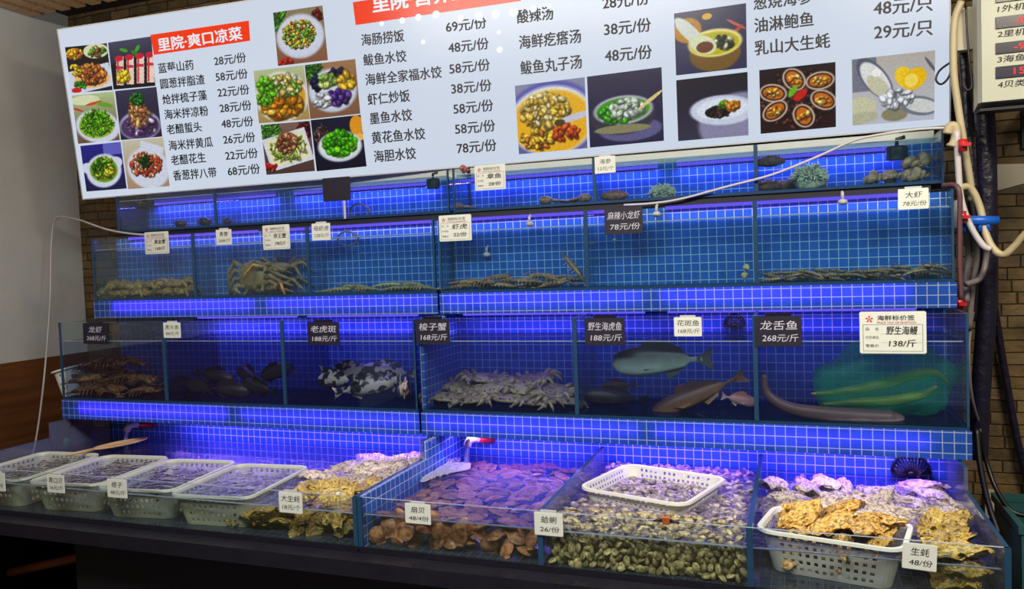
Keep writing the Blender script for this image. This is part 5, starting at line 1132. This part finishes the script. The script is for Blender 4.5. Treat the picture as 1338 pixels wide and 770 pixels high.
c = at(86, 578, 3.0); single('plug', MB().tube([c+np.array([.008, 0, .022]), c, c+np.array([-.012, 0, -.034])], [.010, .014, .011], 10), M['greenp'], 'green plug hanging under the left end of the third tank row', 'plug')
def elbow(name, label, pts, rad, mat, cat):
    P3 = [at(*p) for p in pts]; mb = MB().tube(spline(P3, 5), rad, 14); mb.tube([P3[-1]+(P3[-1]-P3[-2])*.1-(P3[-1]-P3[-2])*.3, P3[-1]], rad*1.25, 14); return single(name, mb, M[mat], label, cat, P3[0])
elbow('pipe_elbow', 'white pipe elbow at the top right corner of the tanks', [(1238, 175, 3.31), (1241, 166, 3.31), (1248, 166, 3.31), (1249, 180, 3.31), (1244, 192, 3.31)], .017, 'cream', 'pipe elbow')
for px, py, l in ((1258, 190, 'red valve beside the white elbow at the top right corner'), (1257, 284, 'red valve left of the blue valve'), (1253, 397, 'red valve at the lower right corner of the second tank row')):
    c = at(px, py, 3.28); r = thing('valve', l, 'valve', c); obj('body', MB().tube([c+np.array([0, 0, .022]), c-np.array([0, 0, .022])], .015, 12), M['red'], r); obj('handle', MB().box(c[0]-.006, c[0]+.022, c[1]-.03, c[1]-.014, c[2]-.006, c[2]+.006), M['red'], r)
a, b = at(1254, 289, 3.3), at(1305, 288, 3.3); r = thing('blue_valve', 'long blue valve manifold sticking out beside the tanks', 'valve', a)
obj('body', MB().tube([a, a*.5+b*.5, b], [.020, .019, .015], 14), M['bluep'], r)
for k in range(4): q = a+(b-a)*(.12+.2*k); obj('outlet', MB().tube([q, q-np.array([0, 0, .04])], .009, 10), M['bluep'], r)
c = at(1248, 280, 3.26); single('pipe_stub', MB().tube([c+np.array([0, 0, .05]), c-np.array([0, 0, .05])], .014, 12), M['hose'], 'short white pipe stub at the right end of the second tank row', 'pipe')
# the control box
YB = 3.25; q0 = at(1281, 134, YB); bx0, bz0 = q0[0], q0[2]; r = thing('control_box', 'cream metal control box with red digital displays on the right', 'control box', (bx0+.2, YB, bz0))
mb = MB(); sec = [(bx0-.004, YB+.02), (bx0+.006, YB), (bx0+.40, YB), (bx0+.40, YB+.08), (bx0-.006, YB+.08)]
mb.rings([[(x, y, bz0-(.02 if y > YB+.05 else 0)) for x, y in sec], [(x, y, bz0+.48) for x, y in sec]], 0, True, False); obj('housing', mb, M['cab'], r)
obj('underside', MB().box(bx0+.0, bx0+.395, YB+.01, YB+.09, bz0-.030, bz0-.0205), M['void'], r)
for u in (.06, .3): obj('bracket', MB().box(bx0+u, bx0+u+.04, YB+.08, YW, bz0+.03, bz0+.07).box(bx0+u, bx0+u+.04, YW-.02, YW, bz0-.1, bz0+.2), M['void'], r)
for (y0, y1), num, wr, yw in (((-14, 4), '-8', '1外机', 12), ((23, 38), '-9', '2里机', 45), ((57, 71), '-9', '3海鱼', 78), ((88, 103), '15', '4贝类', 111)):
    a, b = at(1301, y1, YB), at(1301, y0, YB); h_ = b[2]-a[2]; sx0, sx1 = a[0], a[0]+.145
    s_ = obj('display', MB().box(sx0, sx1, YB-.006, YB-.0003, a[2], b[2]), M['screen'], r)
    mb = MB(); put_text(mb, num, (sx0+.055, YB-.0066, a[2]+h_*.22), EX, EZ, .034, h_*.56, .0); obj('digits', mb, M['digit'], s_)
    t_ = at(1303, yw, YB); mb = MB(); put_text(mb, wr, (t_[0], YB-.0006, t_[2]-.012), EX, EZ, .085, .024, .05, 0, .15); obj('handwriting', mb, M['ink'], r)
a, b = at(1251, 66, 3.34), at(1274, 8, 3.34)
r = thing('junction_box', 'small grey junction box between the menu board and the control box', 'junction box', ((a[0]+b[0])/2, 3.34, a[2]))
obj('lid', MB().box(a[0], b[0], 3.34, 3.352, a[2], b[2]), M['paper'], r); obj('body', MB().box(a[0]+.003, b[0]-.003, 3.352, 3.40, a[2]+.003, b[2]-.003), M['cab'], r)
pp = [at(*p, YW-.002) for p in ((1292, 252), (1338, 240), (1343, 214), (1293, 215))]; qq = [p+np.array([0, -.004, 0]) for p in pp]
single('notice_paper', MB().add(pp+qq, [(0, 3, 2, 1), (4, 5, 6, 7), (0, 1, 5, 4), (1, 2, 6, 5), (2, 3, 7, 6), (3, 0, 4, 7)]), M['paper'], 'blank torn sheet stuck on the stone wall', 'paper')
c = at(1297, 660, 3.96); r = thing('power_outlet', 'grey outlet box low on the stone wall', 'outlet', c); obj('box', MB().box(c[0]-.03, c[0]+.03, 3.955, 3.999, c[2]-.06, c[2]+.06), M['cab'], r); obj('cover', MB().box(c[0]-.02, c[0]+.02, 3.950, 3.955, c[2]-.04, c[2]+.04), M['paper'], r)
c = at(1322, 742, 3.2); r = thing('teal_crate', 'teal plastic crate standing right of the counter', 'crate', (c[0]+.17, 3.3, 0))
zc = at(1325, 690, 3.2)[2]; x0 = c[0]+.03
mb = MB()
for k in range(5): z = zc-.08-k*.10; mb.box(x0, x0+.4, 3.2, 3.208, z-.035, z+.035)
mb.box(x0, x0+.02, 3.195, 3.6, zc-.52, zc).box(x0+.38, x0+.4, 3.195, 3.6, zc-.52, zc).box(x0, x0+.4, 3.592, 3.6, zc-.52, zc).box(x0, x0+.4, 3.2, 3.6, zc-.53, zc-.52); obj('body', mb, M['teal'], r); obj('rim', MB().box(x0-.01, x0+.41, 3.19, 3.21, zc-.02, zc+.01).box(x0-.01, x0+.41, 3.59, 3.61, zc-.02, zc+.01).box(x0-.01, x0+.01, 3.21, 3.59, zc-.02, zc+.01).box(x0+.39, x0+.41, 3.21, 3.59, zc-.02, zc+.01), M['teal'], r)
mb = MB().box(x0, x0+.45, 3.15, 3.65, zc-.56, zc-.532)
for u in (0, .4):
    for v in (3.15, 3.6): mb.box(x0+u, x0+u+.05, v, v+.05, 0, zc-.56)
single('crate_stand', mb, M['void'], 'dark low stand under the teal crate', 'stand')

# odds seen through the upper glass
kx = Kind(tag(obj('shell', conch_mb(.07, .03), mottled('red_shell', [(120, 50, 46), (176, 96, 84), (196, 150, 130)], 40, .4, .5, 0)), 'x', 'shell'))
for px, py, Y, l in ((186, 264, 3.5, 'reddish shell floating strainer high in the left end of the top row'), (610, 222, 3.5, 'reddish shell high behind the octopus card in the top row')):
    kx(at(px, py, Y), (.4, .2, .3), .8, l.replace(' floating strainer', ' resting'), 'shell')
def coil(label, px, py, Y, R_):
    c = at(px, py, Y); single('air_tube', MB().tube([c+np.array([R_*1.5*math.cos(t), .004*t-.02, R_*math.sin(t)]) for t in np.linspace(.3, 2*PI*1.1, 40)], .0045, 8), M['grey'], label, 'hose', c)
coil('grey air tube coiled in the top row right of the worn black card', 470, 276, 3.52, .035); coil('grey air tube coiled below the surface of the olive mantis shrimp tank', 455, 312, 3.30, .035)
for a, b, l in (((1262, 60, 3.6), (1270, 330, 3.6), 'dark conduit behind the cream hose at the right'), ((1296, 150, 3.7), (1300, 420, 3.7), 'thin dark conduit right of the thick taped pipe')):
    cable('conduit', l, [a, ((a[0]+b[0])/2+2, (a[1]+b[1])/2, a[2]), b], .012, 'tape', 'pipe')
cable('water_hose', 'thin grey hose beside the third tank row at the right', [(1272, 405, 3.50), (1268, 430, 3.45), (1266, 470, 3.42), (1270, 520, 3.45), (1281, 560, 3.55)], .006, 'grey')
